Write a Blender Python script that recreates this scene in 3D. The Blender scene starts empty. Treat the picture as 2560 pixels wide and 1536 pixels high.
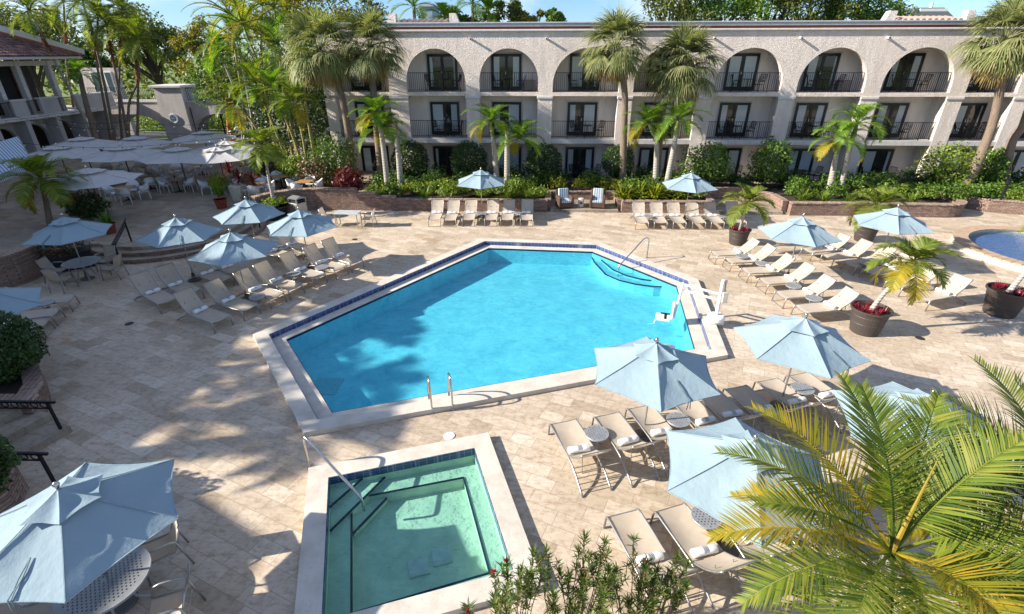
import bpy, bmesh, math, random
from mathutils import Vector, Matrix, noise
from mathutils.geometry import tessellate_polygon
PI = math.pi
rad = math.radians
rnd = random.Random(11)
SC = bpy.context.scene
COL = SC.collection
ORD = ['first', 'second', 'third', 'fourth', 'fifth', 'sixth', 'seventh', 'eighth', 'ninth', 'tenth']
# ---------------------------------------------------------------- camera model (photo pixels -> real places)
CF, CP, CR, CY, CH, FY = 1260.97, .4654, -.002, -.0513, 7.7804, 33.9023
_fw = Vector((math.sin(CY)*math.cos(CP), math.cos(CY)*math.cos(CP), -math.sin(CP)))
_rt = Vector((math.cos(CY), -math.sin(CY), 0))
_up = _rt.cross(_fw)
RT = _rt*math.cos(CR)+_up*math.sin(CR)
UP = -_rt*math.sin(CR)+_up*math.cos(CR)
CAM = Vector((0, 0, CH))
def _ray(px, py): return _fw+RT*((px-1280)/CF)-UP*((py-768)/CF)
def G(px, py, z=0.):          # point of the horizontal plane z seen at this pixel of the photo
    d = _ray(px, py); return CAM+d*((z-CH)/d.z)
def F(px, py, y=FY):          # point of the vertical plane at depth y
    d = _ray(px, py); return CAM+d*(y/d.y)
# ---------------------------------------------------------------- mesh builder
class MB:
    def __init__(s): s.v = []; s.f = []; s.m = []
    def add(s, vs, fs, mi=0):
        o = len(s.v); s.v += [tuple(p) for p in vs]
        for f in fs: s.f.append(tuple(i+o for i in f)); s.m.append(mi)
    def quad(s, a, b, c, d, mi=0): s.add([a, b, c, d], [(0, 1, 2, 3)], mi)
    def box(s, x0, x1, y0, y1, z0, z1, mi=0, M=None):
        vs = [Vector((x, y, z)) for z in (z0, z1) for y in (y0, y1) for x in (x0, x1)]
        if M: vs = [M @ p for p in vs]
        s.add(vs, [(0, 2, 3, 1), (4, 5, 7, 6), (0, 1, 5, 4), (2, 6, 7, 3), (0, 4, 6, 2), (1, 3, 7, 5)], mi)
    def tube(s, pts, r, n=6, mi=0, cap=True):
        pts = [Vector(p) for p in pts]; k = len(pts)
        rs = r if isinstance(r, (list, tuple)) else [r]*k
        t0 = (pts[1]-pts[0]).normalized()
        a = t0.orthogonal().normalized(); vs = []; prev = t0
        for i, p in enumerate(pts):
            t = (pts[min(i+1, k-1)]-pts[max(i-1, 0)]).normalized()
            q = prev.rotation_difference(t); a = (q @ a); a = (a-t*a.dot(t)).normalized(); prev = t
            b = t.cross(a)
            for j in range(n):
                w = 2*PI*j/n; vs.append(p+(a*math.cos(w)+b*math.sin(w))*rs[i])
        fs = [(i*n+j, i*n+(j+1) % n, (i+1)*n+(j+1) % n, (i+1)*n+j) for i in range(k-1) for j in range(n)]
        if cap: fs += [tuple(range(n-1, -1, -1)), tuple(range((k-1)*n, k*n))]
        s.add(vs, fs, mi)
    def lathe(s, prof, n=20, c=(0, 0, 0), mi=0, a0=0.):
        vs = []; k = len(prof)
        for r, z in prof:
            for j in range(n):
                w = a0+2*PI*j/n; vs.append((c[0]+r*math.cos(w), c[1]+r*math.sin(w), c[2]+z))
        fs = [(i*n+j, i*n+(j+1) % n, (i+1)*n+(j+1) % n, (i+1)*n+j) for i in range(k-1) for j in range(n)]
        if prof[0][0] > 1e-4: fs.append(tuple(range(n-1, -1, -1)))
        if prof[-1][0] > 1e-4: fs.append(tuple(range((k-1)*n, k*n)))
        s.add(vs, fs, mi)
    def prism(s, poly, z0, z1, holes=(), mi=0, top=True, bot=False, mside=None):
        loops = [[Vector((p[0], p[1], 0)) for p in poly]]+[[Vector((p[0], p[1], 0)) for p in h] for h in holes]
        tri = tessellate_polygon(loops); flat = [p for l in loops for p in l]
        if top: s.add([(p.x, p.y, z1) for p in flat], [_ccw(t, flat) for t in tri], mi)
        if bot: s.add([(p.x, p.y, z0) for p in flat], [tuple(reversed(_ccw(t, flat))) for t in tri], mi)
        if z1 != z0:
            for l in loops:
                n = len(l)
                for i in range(n):
                    a, b = l[i], l[(i+1) % n]
                    s.quad((a.x, a.y, z0), (b.x, b.y, z0), (b.x, b.y, z1), (a.x, a.y, z1), mi if mside is None else mside)
    def wall(s, poly, holes, y0, y1, mi=0):      # polygon in x,z standing between depth y0 (front) and y1
        loops = [[Vector((p[0], p[1], 0)) for p in l] for l in [poly]+list(holes)]
        tri = tessellate_polygon(loops); flat = [p for l in loops for p in l]
        s.add([(p.x, y0, p.y) for p in flat], [_ccw(t, flat) for t in tri], mi)
        s.add([(p.x, y1, p.y) for p in flat], [tuple(reversed(_ccw(t, flat))) for t in tri], mi)
        for l in loops:
            n = len(l)
            for i in range(n):
                a, b = l[i], l[(i+1) % n]
                s.quad((a.x, y0, a.y), (b.x, y0, b.y), (b.x, y1, b.y), (a.x, y1, a.y), mi)
    def mesh(s, name, mats, smooth=False):
        me = bpy.data.meshes.new(name); me.from_pydata(s.v, [], s.f)
        for m in (mats if isinstance(mats, (list, tuple)) else [mats]): me.materials.append(m)
        if any(s.m): me.polygons.foreach_set('material_index', s.m)
        if smooth: me.polygons.foreach_set('use_smooth', [True]*len(s.f))
        me.update(); return me
def _ccw(t, P):
    a, b, c = (P[i] for i in t)
    return tuple(t) if (b.x-a.x)*(c.y-a.y)-(b.y-a.y)*(c.x-a.x) > 0 else (t[0], t[2], t[1])
def fixn(me):
    bm = bmesh.new(); bm.from_mesh(me); bmesh.ops.recalc_face_normals(bm, faces=bm.faces); bm.to_mesh(me); bm.free()
def obj(name, mb, mats, parent=None, smooth=False, norm=True, loc=None, bevel=0):
    me = mb if isinstance(mb, bpy.types.Mesh) else mb.mesh(name, mats, smooth)
    if norm and not isinstance(mb, bpy.types.Mesh): fixn(me)
    o = bpy.data.objects.new(name, me); COL.objects.link(o)
    if parent: o.parent = parent
    if loc is not None: o.location = loc
    if bevel:
        b = o.modifiers.new('bevel', 'BEVEL'); b.width = bevel; b.segments = 2; b.limit_method = 'ANGLE'
    return o
def tag(o, label=None, cat=None, group=None, kind=None):
    if label: o['label'] = label
    if cat: o['category'] = cat
    if group: o['group'] = group
    if kind: o['kind'] = kind
    return o
def thing(name, label, cat, loc=(0, 0, 0), rz=0, group=None, sc=1.):
    o = bpy.data.objects.new(name, None); COL.objects.link(o); o.empty_display_size = .1
    o.location = loc; o.rotation_euler = (0, 0, rz); o.scale = (sc, sc, sc)
    return tag(o, label, cat, group)
def struct(name, mb, mats, **k): return tag(obj(name, mb, mats, **k), kind='structure')
def dup(root, label, loc, rz=0, sc=1., group=None):
    r = root.copy(); COL.objects.link(r); r.location = loc; r.rotation_euler = (0, 0, rz)
    r.scale = sc if isinstance(sc, tuple) else (sc, sc, sc); r['label'] = label
    if group: r['group'] = group
    for ch in list(root.children):
        c = ch.copy(); COL.objects.link(c); c.parent = r
        for g in list(ch.children):
            d = g.copy(); COL.objects.link(d); d.parent = c
    return r
class Kind:                    # one kind of thing: the first placement moves the built one, later ones are copies
    def __init__(s, root): s.root = root; s.used = False
    def put(s, label, loc, rz=0, sc=1., group=None):
        if s.used: return dup(s.root, label, loc, rz, sc, group)
        s.used = True; r = s.root; r.location = loc; r.rotation_euler = (0, 0, rz)
        r.scale = sc if isinstance(sc, tuple) else (sc, sc, sc); r['label'] = label
        if group: r['group'] = group
        return r
# ---------------------------------------------------------------- materials
class NT:
    def __init__(s, name):
        s.mat = bpy.data.materials.new(name); s.mat.use_nodes = True; s.t = s.mat.node_tree; s.n = s.t.nodes; s.n.clear()
        s.out = s.n.new('ShaderNodeOutputMaterial')
    def new(s, ty, **k):
        n = s.n.new('ShaderNode'+ty)
        for a, b in k.items():
            if hasattr(n, a) and a not in ('inputs',): setattr(n, a, b)
        return n
    def set(s, n, **k):
        for a, b in k.items():
            i = n.inputs[a.replace('_', ' ')]
            if isinstance(b, bpy.types.NodeSocket): s.t.links.new(b, i)
            else: i.default_value = b
        return n
    def link(s, a, b): s.t.links.new(a, b)
    def coord(s, which='Object', scale=(1, 1, 1), rot=(0, 0, 0), loc=(0, 0, 0)):
        tc = s.new('TexCoord'); mp = s.new('Mapping'); s.link(tc.outputs[which], mp.inputs['Vector'])
        mp.inputs['Scale'].default_value = scale; mp.inputs['Rotation'].default_value = rot; mp.inputs['Location'].default_value = loc
        return mp.outputs[0]
    def noise(s, vec, scale, detail=4, rough=.55, dist=0):
        n = s.new('TexNoise'); s.link(vec, n.inputs['Vector']); s.set(n, Scale=scale, Detail=detail, Roughness=rough, Distortion=dist); return n.outputs[0]
    def ramp(s, fac, stops):
        r = s.new('ValToRGB'); s.link(fac, r.inputs[0]); e = r.color_ramp.elements
        while len(e) < len(stops): e.new(.5)
        for i, (p, c) in enumerate(stops):
            e[i].position = p; e[i].color = c if len(c) == 4 else (*c, 1)
        return r.outputs[0]
    def mix(s, fac, a, b, mode='MIX'):
        m = s.new('Mix', data_type='RGBA', blend_type=mode)
        for i, v in ((0, fac), (6, a), (7, b)):
            if isinstance(v, bpy.types.NodeSocket): s.link(v, m.inputs[i])
            else: m.inputs[i].default_value = v if i == 0 else (*v[:3], 1)
        return m.outputs[2]
    def math(s, op, a, b=0.):
        m = s.new('Math', operation=op)
        for i, v in enumerate((a, b)):
            if isinstance(v, bpy.types.NodeSocket): s.link(v, m.inputs[i])
            else: m.inputs[i].default_value = v
        return m.outputs[0]
    def bump(s, h, strength=.3, dist=.02):
        b = s.new('Bump'); s.link(h, b.inputs['Height']); b.inputs['Strength'].default_value = strength; b.inputs['Distance'].default_value = dist
        return b.outputs[0]
    def bsdf(s, col, rough=.6, metal=0., nrm=None, spec=.4, transl=0., tcol=None):
        p = s.new('BsdfPrincipled')
        for k, v in (('Base Color', col), ('Roughness', rough), ('Metallic', metal), ('Specular IOR Level', spec)):
            if isinstance(v, bpy.types.NodeSocket): s.link(v, p.inputs[k])
            else: p.inputs[k].default_value = (*v, 1) if isinstance(v, tuple) else v
        if nrm: s.link(nrm, p.inputs['Normal'])
        sh = p.outputs[0]
        if transl:
            t = s.new('BsdfTranslucent'); c = tcol if tcol is not None else col
            if isinstance(c, bpy.types.NodeSocket): s.link(c, t.inputs[0])
            else: t.inputs[0].default_value = (*c, 1)
            mx = s.new('MixShader'); mx.inputs[0].default_value = transl; s.link(sh, mx.inputs[1]); s.link(t.outputs[0], mx.inputs[2]); sh = mx.outputs[0]
        s.link(sh, s.out.inputs[0]); return s.mat
def plain(name, c, rough=.6, metal=0., c2=None, nscale=6, bump=0., bscale=60, spec=.4, transl=0.):
    t = NT(name); v = t.coord()
    c2 = c2 or tuple(x*.78 for x in c)
    col = t.mix(t.ramp(t.noise(v, nscale, 5), [(.3, (0, 0, 0)), (.7, (1, 1, 1))]), c2, c)
    return t.bsdf(col, rough, metal, t.bump(t.noise(v, bscale, 3), bump, .01) if bump else None, spec, transl)
def leafy(name, cols, rough=.5, transl=.35, spec=.35, tmul=1.3):
    t = NT(name); g = t.new('NewGeometry')
    k = len(cols); st = [(i/(k-1), c) for i, c in enumerate(cols)]
    col = t.ramp(g.outputs['Random Per Island'], st)
    oi = t.new('ObjectInfo'); hs = t.new('HueSaturation'); t.link(col, hs.inputs['Color'])
    t.link(t.math('ADD', t.math('MULTIPLY', oi.outputs['Random'], .3), .85), hs.inputs['Value'])
    tc = t.mix(1., hs.outputs[0], (tmul, tmul*1.05, .6), 'MULTIPLY')
    return t.bsdf(hs.outputs[0], rough, 0, None, spec, transl, tc)
m_alu = plain('brushed_aluminium', (.42, .41, .39), .38, .75, nscale=9)
m_steel = plain('stainless_steel', (.62, .61, .59), .22, 1., nscale=20)
m_black = plain('black_iron', (.012, .012, .014), .45, .3)
m_darkframe = plain('black_door_paint', (.010, .011, .014), .35, 0)
m_white = plain('white_paint', (.78, .78, .76), .45, 0, c2=(.70, .70, .67))
m_wicker = plain('white_wicker', (.72, .72, .70), .6, 0, bump=.4, bscale=120)
m_brownwick = plain('brown_wicker', (.10, .055, .035), .65, 0, bump=.6, bscale=110)
m_wood = plain('teak_wood', (.42, .24, .10), .5, 0, c2=(.30, .16, .07), nscale=14)
m_darkwood = plain('dark_wood_pole', (.16, .055, .03), .45)
m_pot = plain('brown_resin_pot', (.060, .048, .042), .55, 0, nscale=3)
m_potblack = plain('black_planter', (.012, .013, .015), .5)
m_redpot = plain('red_glazed_pot', (.25, .045, .025), .25)
m_soil = plain('soil', (.05, .035, .025), .95, 0, bump=.8, bscale=30)
m_towel = plain('white_towel', (.80, .80, .80), .95, 0, c2=(.76, .76, .77), bump=.5, bscale=200)
m_towelstripe = plain('grey_towel_stripe', (.25, .27, .32), .95)
m_rubber = plain('drain_metal', (.03, .025, .022), .6)
m_creamst = plain('cream_ceramic', (.62, .58, .50), .35)
def sling():
    t = NT('beige_sling_mesh'); v = t.coord()
    w = t.new('TexWave', wave_type='BANDS', bands_direction='X'); t.link(v, w.inputs[0]); t.set(w, Scale=60.)
    n = t.noise(v, 4, 4)
    col = t.mix(t.ramp(n, [(.3, (0, 0, 0)), (.7, (1, 1, 1))]), (.50, .42, .33), (.58, .50, .40))
    return t.bsdf(col, .75, 0, t.bump(w.outputs[0], .12, .004), .2, .25, (.55, .45, .32))
m_sling = sling()
def canvas(name, c, c2, tr):
    t = NT(name); v = t.coord()
    n = t.noise(v, 2.2, 5); f = t.noise(v, 90, 2)
    col = t.mix(t.ramp(n, [(.3, (0, 0, 0)), (.7, (1, 1, 1))]), c2, c)
    h = t.math('ADD', t.math('MULTIPLY', t.noise(v, 5, 3), 1.), t.math('MULTIPLY', f, .15))
    return t.bsdf(col, .85, 0, t.bump(h, .6, .03), .15, tr, c)
m_canvas = canvas('pale_blue_canvas', (.295, .385, .425), (.27, .36, .40), .10)
m_wcanvas = canvas('off_white_canvas', (.56, .54, .51), (.50, .485, .465), .12)
def deckmat(name, dark=1., rot=rad(22)):
    t = NT(name); v = t.coord('Object', rot=(0, 0, rot))
    def brick(w, h, off, sq, sf, seedloc):
        b = t.new('TexBrick'); mp = t.new('Mapping'); t.link(v, mp.inputs[0]); mp.inputs['Location'].default_value = seedloc
        wob = t.new('VectorMath', operation='ADD')
        t.link(mp.outputs[0], wob.inputs[0]); wob.inputs[1].default_value = (0, 0, 0); t.link(wob.outputs[0], b.inputs['Vector'])
        b.offset = off; b.squash = sq; b.squash_frequency = sf; b.offset_frequency = 2
        t.set(b, Scale=1., Mortar_Size=.0045, Mortar_Smooth=.3, Bias=0., Brick_Width=w, Row_Height=h)
        b.inputs['Color1'].default_value = (0, 0, 0, 1); b.inputs['Color2'].default_value = (1, 1, 1, 1); b.inputs['Mortar'].default_value = (.5, .5, .5, 1)
        return b
    b = brick(.54, .345, .42, 1.6, 3, (0, 0, 0))
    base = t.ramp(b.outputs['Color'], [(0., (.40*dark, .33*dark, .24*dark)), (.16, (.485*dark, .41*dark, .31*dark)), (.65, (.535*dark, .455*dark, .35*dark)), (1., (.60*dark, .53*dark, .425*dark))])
    vn = t.coord('Object', rot=(0, 0, rot), scale=(.7, 3.2, 1))
    veins = t.ramp(t.noise(vn, 3.5, 8, .7, .6), [(.30, (.70, .60, .50)), (.46, (.95, .92, .90)), (.66, (1.08, 1.07, 1.06))])
    col = t.mix(.85, base, veins, 'MULTIPLY')
    big = t.ramp(t.noise(v, .45, 5, .6), [(.35, (.83, .80, .77)), (.6, (1.03, 1.02, 1.01))])
    col = t.mix(.8, col, big, 'MULTIPLY')
    rust = t.ramp(t.noise(t.coord('Object', loc=(3.1, 1.7, 0)), .55, 6, .65, .8), [(.60, (0, 0, 0)), (.74, (.75, .75, .75))])
    col = t.mix(rust, col, (.40, .235, .10))
    pits = t.ramp(t.noise(v, 26, 3, .6), [(.27, (.55, .48, .42)), (.36, (1, 1, 1))])
    col = t.mix(.7, col, pits, 'MULTIPLY')
    mot = t.ramp(t.noise(v, 7.5, 6, .72, .5), [(.34, (.70, .62, .55)), (.5, (1., .99, .98)), (.68, (1.10, 1.10, 1.10))])
    col = t.mix(.75, col, mot, 'MULTIPLY')
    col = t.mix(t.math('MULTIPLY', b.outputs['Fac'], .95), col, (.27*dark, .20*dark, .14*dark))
    h = t.math('SUBTRACT', t.math('MULTIPLY', t.noise(v, 30, 4), .3), b.outputs['Fac'])
    rg = t.ramp(t.noise(v, 1.2, 4), [(.3, (.62, .62, .62)), (.7, (.82, .82, .82))])
    return t.bsdf(col, rg, 0, t.bump(h, .35, .012), .3)
m_deck = deckmat('travertine_pavers')
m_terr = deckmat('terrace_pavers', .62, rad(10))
def coping():
    t = NT('cream_coping_stone'); v = t.coord()
    n = t.ramp(t.noise(v, 2.2, 7, .65), [(.3, (.46, .41, .335)), (.55, (.585, .535, .45)), (.75, (.63, .59, .51))])
    p = t.ramp(t.noise(v, 38, 3), [(.28, (.62, .56, .48)), (.37, (1, 1, 1))])
    return t.bsdf(t.mix(.8, n, p, 'MULTIPLY'), .7, 0, t.bump(t.noise(v, 30, 4), .2, .01), .3)
m_cop = coping()
def tile(name='cobalt_pool_tile', A=(.012, .026, .095), B=(.04, .075, .22)):
    t = NT(name); v = t.coord()
    b = t.new('TexVoronoi', feature='F1', distance='CHEBYCHEV'); t.link(v, b.inputs['Vector']); t.set(b, Scale=6.5, Randomness=0.)
    edge = t.ramp(b.outputs['Distance'], [(.44, (0, 0, 0)), (.49, (1, 1, 1))])
    c = t.mix(b.outputs['Color'], A, B)
    c = t.mix(t.ramp(t.noise(v, 14, 3), [(.4, (0, 0, 0)), (.7, (.6, .6, .6))]), c, (.03, .06, .2))
    return t.bsdf(t.mix(edge, c, (.16, .2, .28)), .25, 0, None, .5)
m_tile = tile(); m_spatile = tile('teal_spa_tile', (.012, .035, .07), (.035, .085, .15))
m_darktile = plain('dark_blue_edge_tile', (.012, .025, .06), .3)
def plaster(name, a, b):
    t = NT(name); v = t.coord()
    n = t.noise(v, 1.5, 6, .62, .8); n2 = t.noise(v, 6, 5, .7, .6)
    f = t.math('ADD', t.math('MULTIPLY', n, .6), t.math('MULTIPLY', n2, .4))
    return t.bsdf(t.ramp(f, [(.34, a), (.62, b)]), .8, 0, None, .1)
m_plast = plaster('pool_plaster', (.29, .56, .66), (.52, .77, .82))  # blotches in the plaster colour imitate rippling light on the pool floor
m_spaplast = plaster('spa_plaster', (.46, .54, .44), (.68, .74, .60))
def schlick(t, f0, nrm=None):
    lw = t.new('LayerWeight'); lw.inputs['Blend'].default_value = .5
    if nrm: t.link(nrm, lw.inputs['Normal'])
    return t.math('ADD', t.math('MULTIPLY', t.math('POWER', lw.outputs['Facing'], 5.), 1-f0), f0)
def water(name, tint, bscale, bstr):
    t = NT(name); v = t.coord()
    h = t.math('ADD', t.noise(v, bscale, 3, .5, .4), t.math('MULTIPLY', t.noise(v, bscale*3.1, 2, .5, .6), .35))
    b = t.bump(h, bstr, .05)
    tr = t.new('BsdfTransparent'); tr.inputs[0].default_value = (*tint, 1)
    gl = t.new('BsdfGlossy'); gl.inputs['Roughness'].default_value = .03; t.link(b, gl.inputs['Normal'])
    mx = t.new('MixShader'); t.link(schlick(t, .02, b), mx.inputs[0]); t.link(tr.outputs[0], mx.inputs[1]); t.link(gl.outputs[0], mx.inputs[2])
    t.link(mx.outputs[0], t.out.inputs[0]); return t.mat
m_water = water('pool_water', (.40, .79, .85), 5., .8)
m_spawater = water('spa_water', (.60, .82, .79), 5., 1.6)
m_kidwater = water('wading_water', (.60, .74, .88), 4.5, 1.)
def stucco(name, c, strength=1., scale=7.5):
    t = NT(name); v = t.coord()
    n1 = t.noise(v, scale, 3, .5, 1.6); n2 = t.noise(v, scale*4, 3, .6, .8)
    h = t.math('ADD', t.ramp(n1, [(.38, (0, 0, 0)), (.62, (1, 1, 1))]), t.math('MULTIPLY', n2, .5))
    st = t.ramp(t.noise(t.coord('Object', scale=(1.6, 1, .35)), 1.3, 6, .65), [(.3, tuple(x*.80 for x in c)), (.62, c)])
    return t.bsdf(st, .9, 0, t.bump(h, strength, .035), .2)
m_stucco = stucco('rough_beige_stucco', (.84, .735, .645), .8, 11.)
m_wallin = stucco('smooth_balcony_wall', (.86, .775, .69), .25, 14)
m_grey = stucco('grey_stucco', (.52, .48, .45), .35, 12)
m_trim = plain('pale_trim', (.66, .62, .58), .8, bump=.3, bscale=20)
m_redband = plain('terracotta_band', (.26, .075, .035), .7, c2=(.19, .05, .025), nscale=9)
m_fascia = plain('grey_fascia', (.50, .50, .52), .5)
m_ceil = plain('balcony_ceiling', (.55, .50, .46), .9)
def brick(name, c1, c2, mort, w=.22, h=.075, rot=0.):
    t = NT(name); g = t.new('NewGeometry'); tc = t.new('TexCoord')
    # run the courses along whichever way the wall turns: x+y along, z up
    sx = t.new('SeparateXYZ'); t.link(tc.outputs['Object'], sx.inputs[0])
    al = t.math('ADD', t.math('MULTIPLY', sx.outputs[0], math.cos(rot)), t.math('MULTIPLY', sx.outputs[1], math.sin(rot)))
    cb = t.new('CombineXYZ'); t.link(al, cb.inputs[0]); t.link(sx.outputs[2], cb.inputs[1]); t.link(t.math('MULTIPLY', sx.outputs[1], .0), cb.inputs[2])
    b = t.new('TexBrick'); t.link(cb.outputs[0], b.inputs['Vector']); t.set(b, Scale=1., Mortar_Size=.009, Mortar_Smooth=.2, Brick_Width=w, Row_Height=h)
    b.inputs['Color1'].default_value = (*c1, 1); b.inputs['Color2'].default_value = (*c2, 1); b.inputs['Mortar'].default_value = (*mort, 1)
    n = t.noise(tc.outputs['Object'], 9, 5, .7)
    col = t.mix(.75, b.outputs['Color'], t.ramp(n, [(.3, (.55, .5, .48)), (.65, (1.15, 1.1, 1.05))]), 'MULTIPLY')
    hh = t.math('SUBTRACT', t.math('MULTIPLY', t.noise(tc.outputs['Object'], 22, 4), .8), b.outputs['Fac'])
    return t.bsdf(col, .9, 0, t.bump(hh, .8, .02), .2)
m_brick = brick('tumbled_brick', (.235, .150, .118), (.35, .255, .20), (.14, .11, .095))
m_brickx = brick('tumbled_brick_cap', (.30, .21, .165), (.42, .32, .26), (.16, .13, .11), w=.11, h=.3, rot=.4)
def rooftile():
    t = NT('terracotta_roof_tile'); g = t.new('NewGeometry')
    c = t.ramp(g.outputs['Random Per Island'], [(0, (.085, .040, .042)), (.45, (.17, .078, .07)), (.8, (.27, .14, .115)), (1, (.36, .22, .19))])
    return t.bsdf(c, .7)
m_rooft = rooftile()
m_ridge = plain('red_ridge_tile', (.34, .095, .06), .7)
def glass():
    t = NT('dark_window_glass')
    tr = t.new('BsdfTransparent'); tr.inputs[0].default_value = (.86, .90, .91, 1)
    gl = t.new('BsdfGlossy'); gl.inputs['Roughness'].default_value = .02
    mx = t.new('MixShader'); t.link(schlick(t, .07), mx.inputs[0]); t.link(tr.outputs[0], mx.inputs[1]); t.link(gl.outputs[0], mx.inputs[2]); t.link(mx.outputs[0], t.out.inputs[0]); return t.mat
m_glass = glass()
m_curtain = plain('white_curtain', (.80, .82, .83), .9, c2=(.74, .77, .78), transl=.1)
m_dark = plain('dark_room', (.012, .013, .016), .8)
m_carp = plain('silver_car_paint', (.55, .58, .60), .25, .3)
m_tyre = plain('black_tyre', (.012, .012, .012), .8)
m_tail = plain('red_tail_lamp', (.4, .02, .02), .3)
m_bulb = plain('bulb_glass', (.7, .7, .68), .15)
m_lawn = plain('lawn', (.10, .15, .025), .9, c2=(.16, .19, .03), nscale=.2)
m_asphalt = plain('asphalt', (.055, .055, .058), .9, bump=.3)
def trunkm(name, a, b, ring=26., dark=(.05, .04, .03)):
    t = NT(name); v = t.coord()
    w = t.new('TexWave', wave_type='BANDS', bands_direction='Z'); t.link(v, w.inputs[0]); t.set(w, Scale=ring/6.28, Distortion=2.2, Detail=3., Detail_Scale=2.)
    n = t.noise(t.coord('Object', scale=(4, 4, 1)), 3, 6, .7)
    c = t.mix(t.ramp(n, [(.3, (0, 0, 0)), (.7, (1, 1, 1))]), a, b)
    c = t.mix(t.ramp(w.outputs[0], [(.0, (.6, .6, .6)), (.25, (0, 0, 0))]), c, dark)
    return t.bsdf(c, .9, 0, t.bump(t.math('ADD', w.outputs[0], n), .6, .03), .15)
m_trunk = trunkm('grey_brown_palm_trunk', (.20, .145, .105), (.32, .245, .185), 40)
m_trunkpale = trunkm('pale_ringed_palm_trunk', (.36, .33, .28), (.50, .46, .40), 22, (.06, .045, .035))
m_trunkgreen = trunkm('green_crownshaft', (.16, .22, .07), (.28, .30, .10), 8, (.12, .16, .05))
m_cane = trunkm('yellow_cane', (.28, .25, .07), (.42, .36, .13), 18, (.12, .10, .04))
m_bark = trunkm('dark_bark', (.05, .04, .03), (.09, .075, .06), 9)
m_barkor = trunkm('orange_bark', (.30, .10, .03), (.42, .17, .06), 14)
m_thatch = leafy('old_leaf_bases', [(.10, .035, .015), (.22, .09, .035), (.32, .15, .06)], .9, .1)
GR = leafy('fan_palm_leaf', [(.09, .125, .04), (.17, .20, .065), (.26, .275, .11), (.35, .33, .16)], .5, .3)
GRD = leafy('dead_fan_leaf', [(.24, .19, .07), (.38, .26, .09), (.48, .38, .18)], .7, .3)
GP = leafy('pinnate_palm_leaf', [(.055, .13, .016), (.12, .22, .024), (.22, .31, .036)], .5, .45)
GPY = leafy('yellowing_palm_leaf', [(.18, .20, .02), (.34, .29, .025), (.48, .32, .03)], .5, .45)
GPB = leafy('sunlit_palm_leaf', [(.065, .115, .018), (.125, .185, .02), (.21, .26, .03), (.30, .29, .05)], .5, .4, .3)
GD = leafy('dark_leaf', [(.018, .045, .010), (.035, .075, .014), (.06, .11, .02)], .4, .25)
GM = leafy('mid_green_leaf', [(.04, .09, .014), (.085, .16, .02), (.15, .23, .03)], .45, .3)
GL = leafy('lime_leaf', [(.08, .14, .016), (.15, .22, .025), (.24, .29, .04)], .45, .35)
GY = leafy('yellow_green_leaf', [(.13, .18, .015), (.25, .28, .02), (.38, .36, .03)], .45, .35)
GRED = leafy('crimson_leaf', [(.05, .010, .012), (.14, .02, .022), (.25, .05, .045)], .4, .3, tmul=1.)
GFL = leafy('red_bromeliad_leaf', [(.05, .06, .02), (.20, .012, .03), (.36, .015, .05), (.50, .05, .10)], .4, .3, tmul=1.)
GMIX = leafy('green_and_copper_leaf', [(.04, .06, .02), (.12, .07, .05), (.22, .12, .09), (.10, .12, .04)], .4, .3)
GOL = leafy('olive_tree_leaf', [(.04, .065, .015), (.10, .13, .022), (.19, .20, .035)], .5, .3)
GOLY = leafy('golden_tree_leaf', [(.09, .09, .015), (.20, .18, .02), (.30, .25, .03)], .5, .35)
# ================================================================ SETTING
def inset(poly, d):
    n = len(poly); out = []
    for i in range(n):
        p0, p1, p2 = Vector(poly[i-1]), Vector(poly[i]), Vector(poly[(i+1) % n])
        a = (p1-p0).normalized(); b = (p2-p1).normalized()
        na = Vector((-a.y, a.x)); nb = Vector((-b.y, b.x))
        m = (na+nb)/(1+na.dot(nb)); out.append(p1+m*d)
    return out
def ccw(poly):
    s = sum(poly[i][0]*poly[(i+1) % len(poly)][1]-poly[(i+1) % len(poly)][0]*poly[i][1] for i in range(len(poly)))
    return [Vector(p) for p in (poly if s > 0 else poly[::-1])]
def ribbon(mb, pts, w, z0, z1, mi=0, mtop=None):       # a wall of even thickness along a line
    pts = [Vector(p[:2]) for p in pts]; L = []; R_ = []
    for i, p in enumerate(pts):
        t = (pts[min(i+1, len(pts)-1)]-pts[max(i-1, 0)]).normalized(); nrm = Vector((-t.y, t.x))
        L.append(p+nrm*w/2); R_.append(p-nrm*w/2)
    zz = z1 if isinstance(z1, (list, tuple)) else [z1]*len(pts)
    for i in range(len(pts)-1):
        a, b, c, d = L[i], L[i+1], R_[i+1], R_[i]
        za, zb = zz[i], zz[i+1]
        mb.quad((a.x, a.y, za), (b.x, b.y, zb), (c.x, c.y, zb), (d.x, d.y, za), mi if mtop is None else mtop)
        mb.quad((d.x, d.y, z0), (c.x, c.y, z0), (c.x, c.y, zb), (d.x, d.y, za), mi)
        mb.quad((b.x, b.y, z0), (a.x, a.y, z0), (a.x, a.y, za), (b.x, b.y, zb), mi)
    for i in (0, -1):
        a, d = L[i], R_[i]; mb.quad((a.x, a.y, z0), (d.x, d.y, z0), (d.x, d.y, zz[i]), (a.x, a.y, zz[i]), mi)
POOL = ccw([(-5.17, 8.67), (-8.61, 12.99), (-2.57, 22.28), (2.88, 21.98), (6.15, 17.9), (5.5, 12.48)])
SPA = ccw([(-4.61, 7.61), (-1.0, 8.87), (.24, 5.27), (-3.37, 4.01)])
mb = MB(); BX = (-75, 60, -14, 51)
mb.prism([(BX[0], BX[2]), (BX[1], BX[2]), (BX[1], BX[3]), (BX[0], BX[3])], 0, 0, [inset(POOL, .1), inset(SPA, .1)])
struct('pool_deck', mb, m_deck, norm=False)
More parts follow.
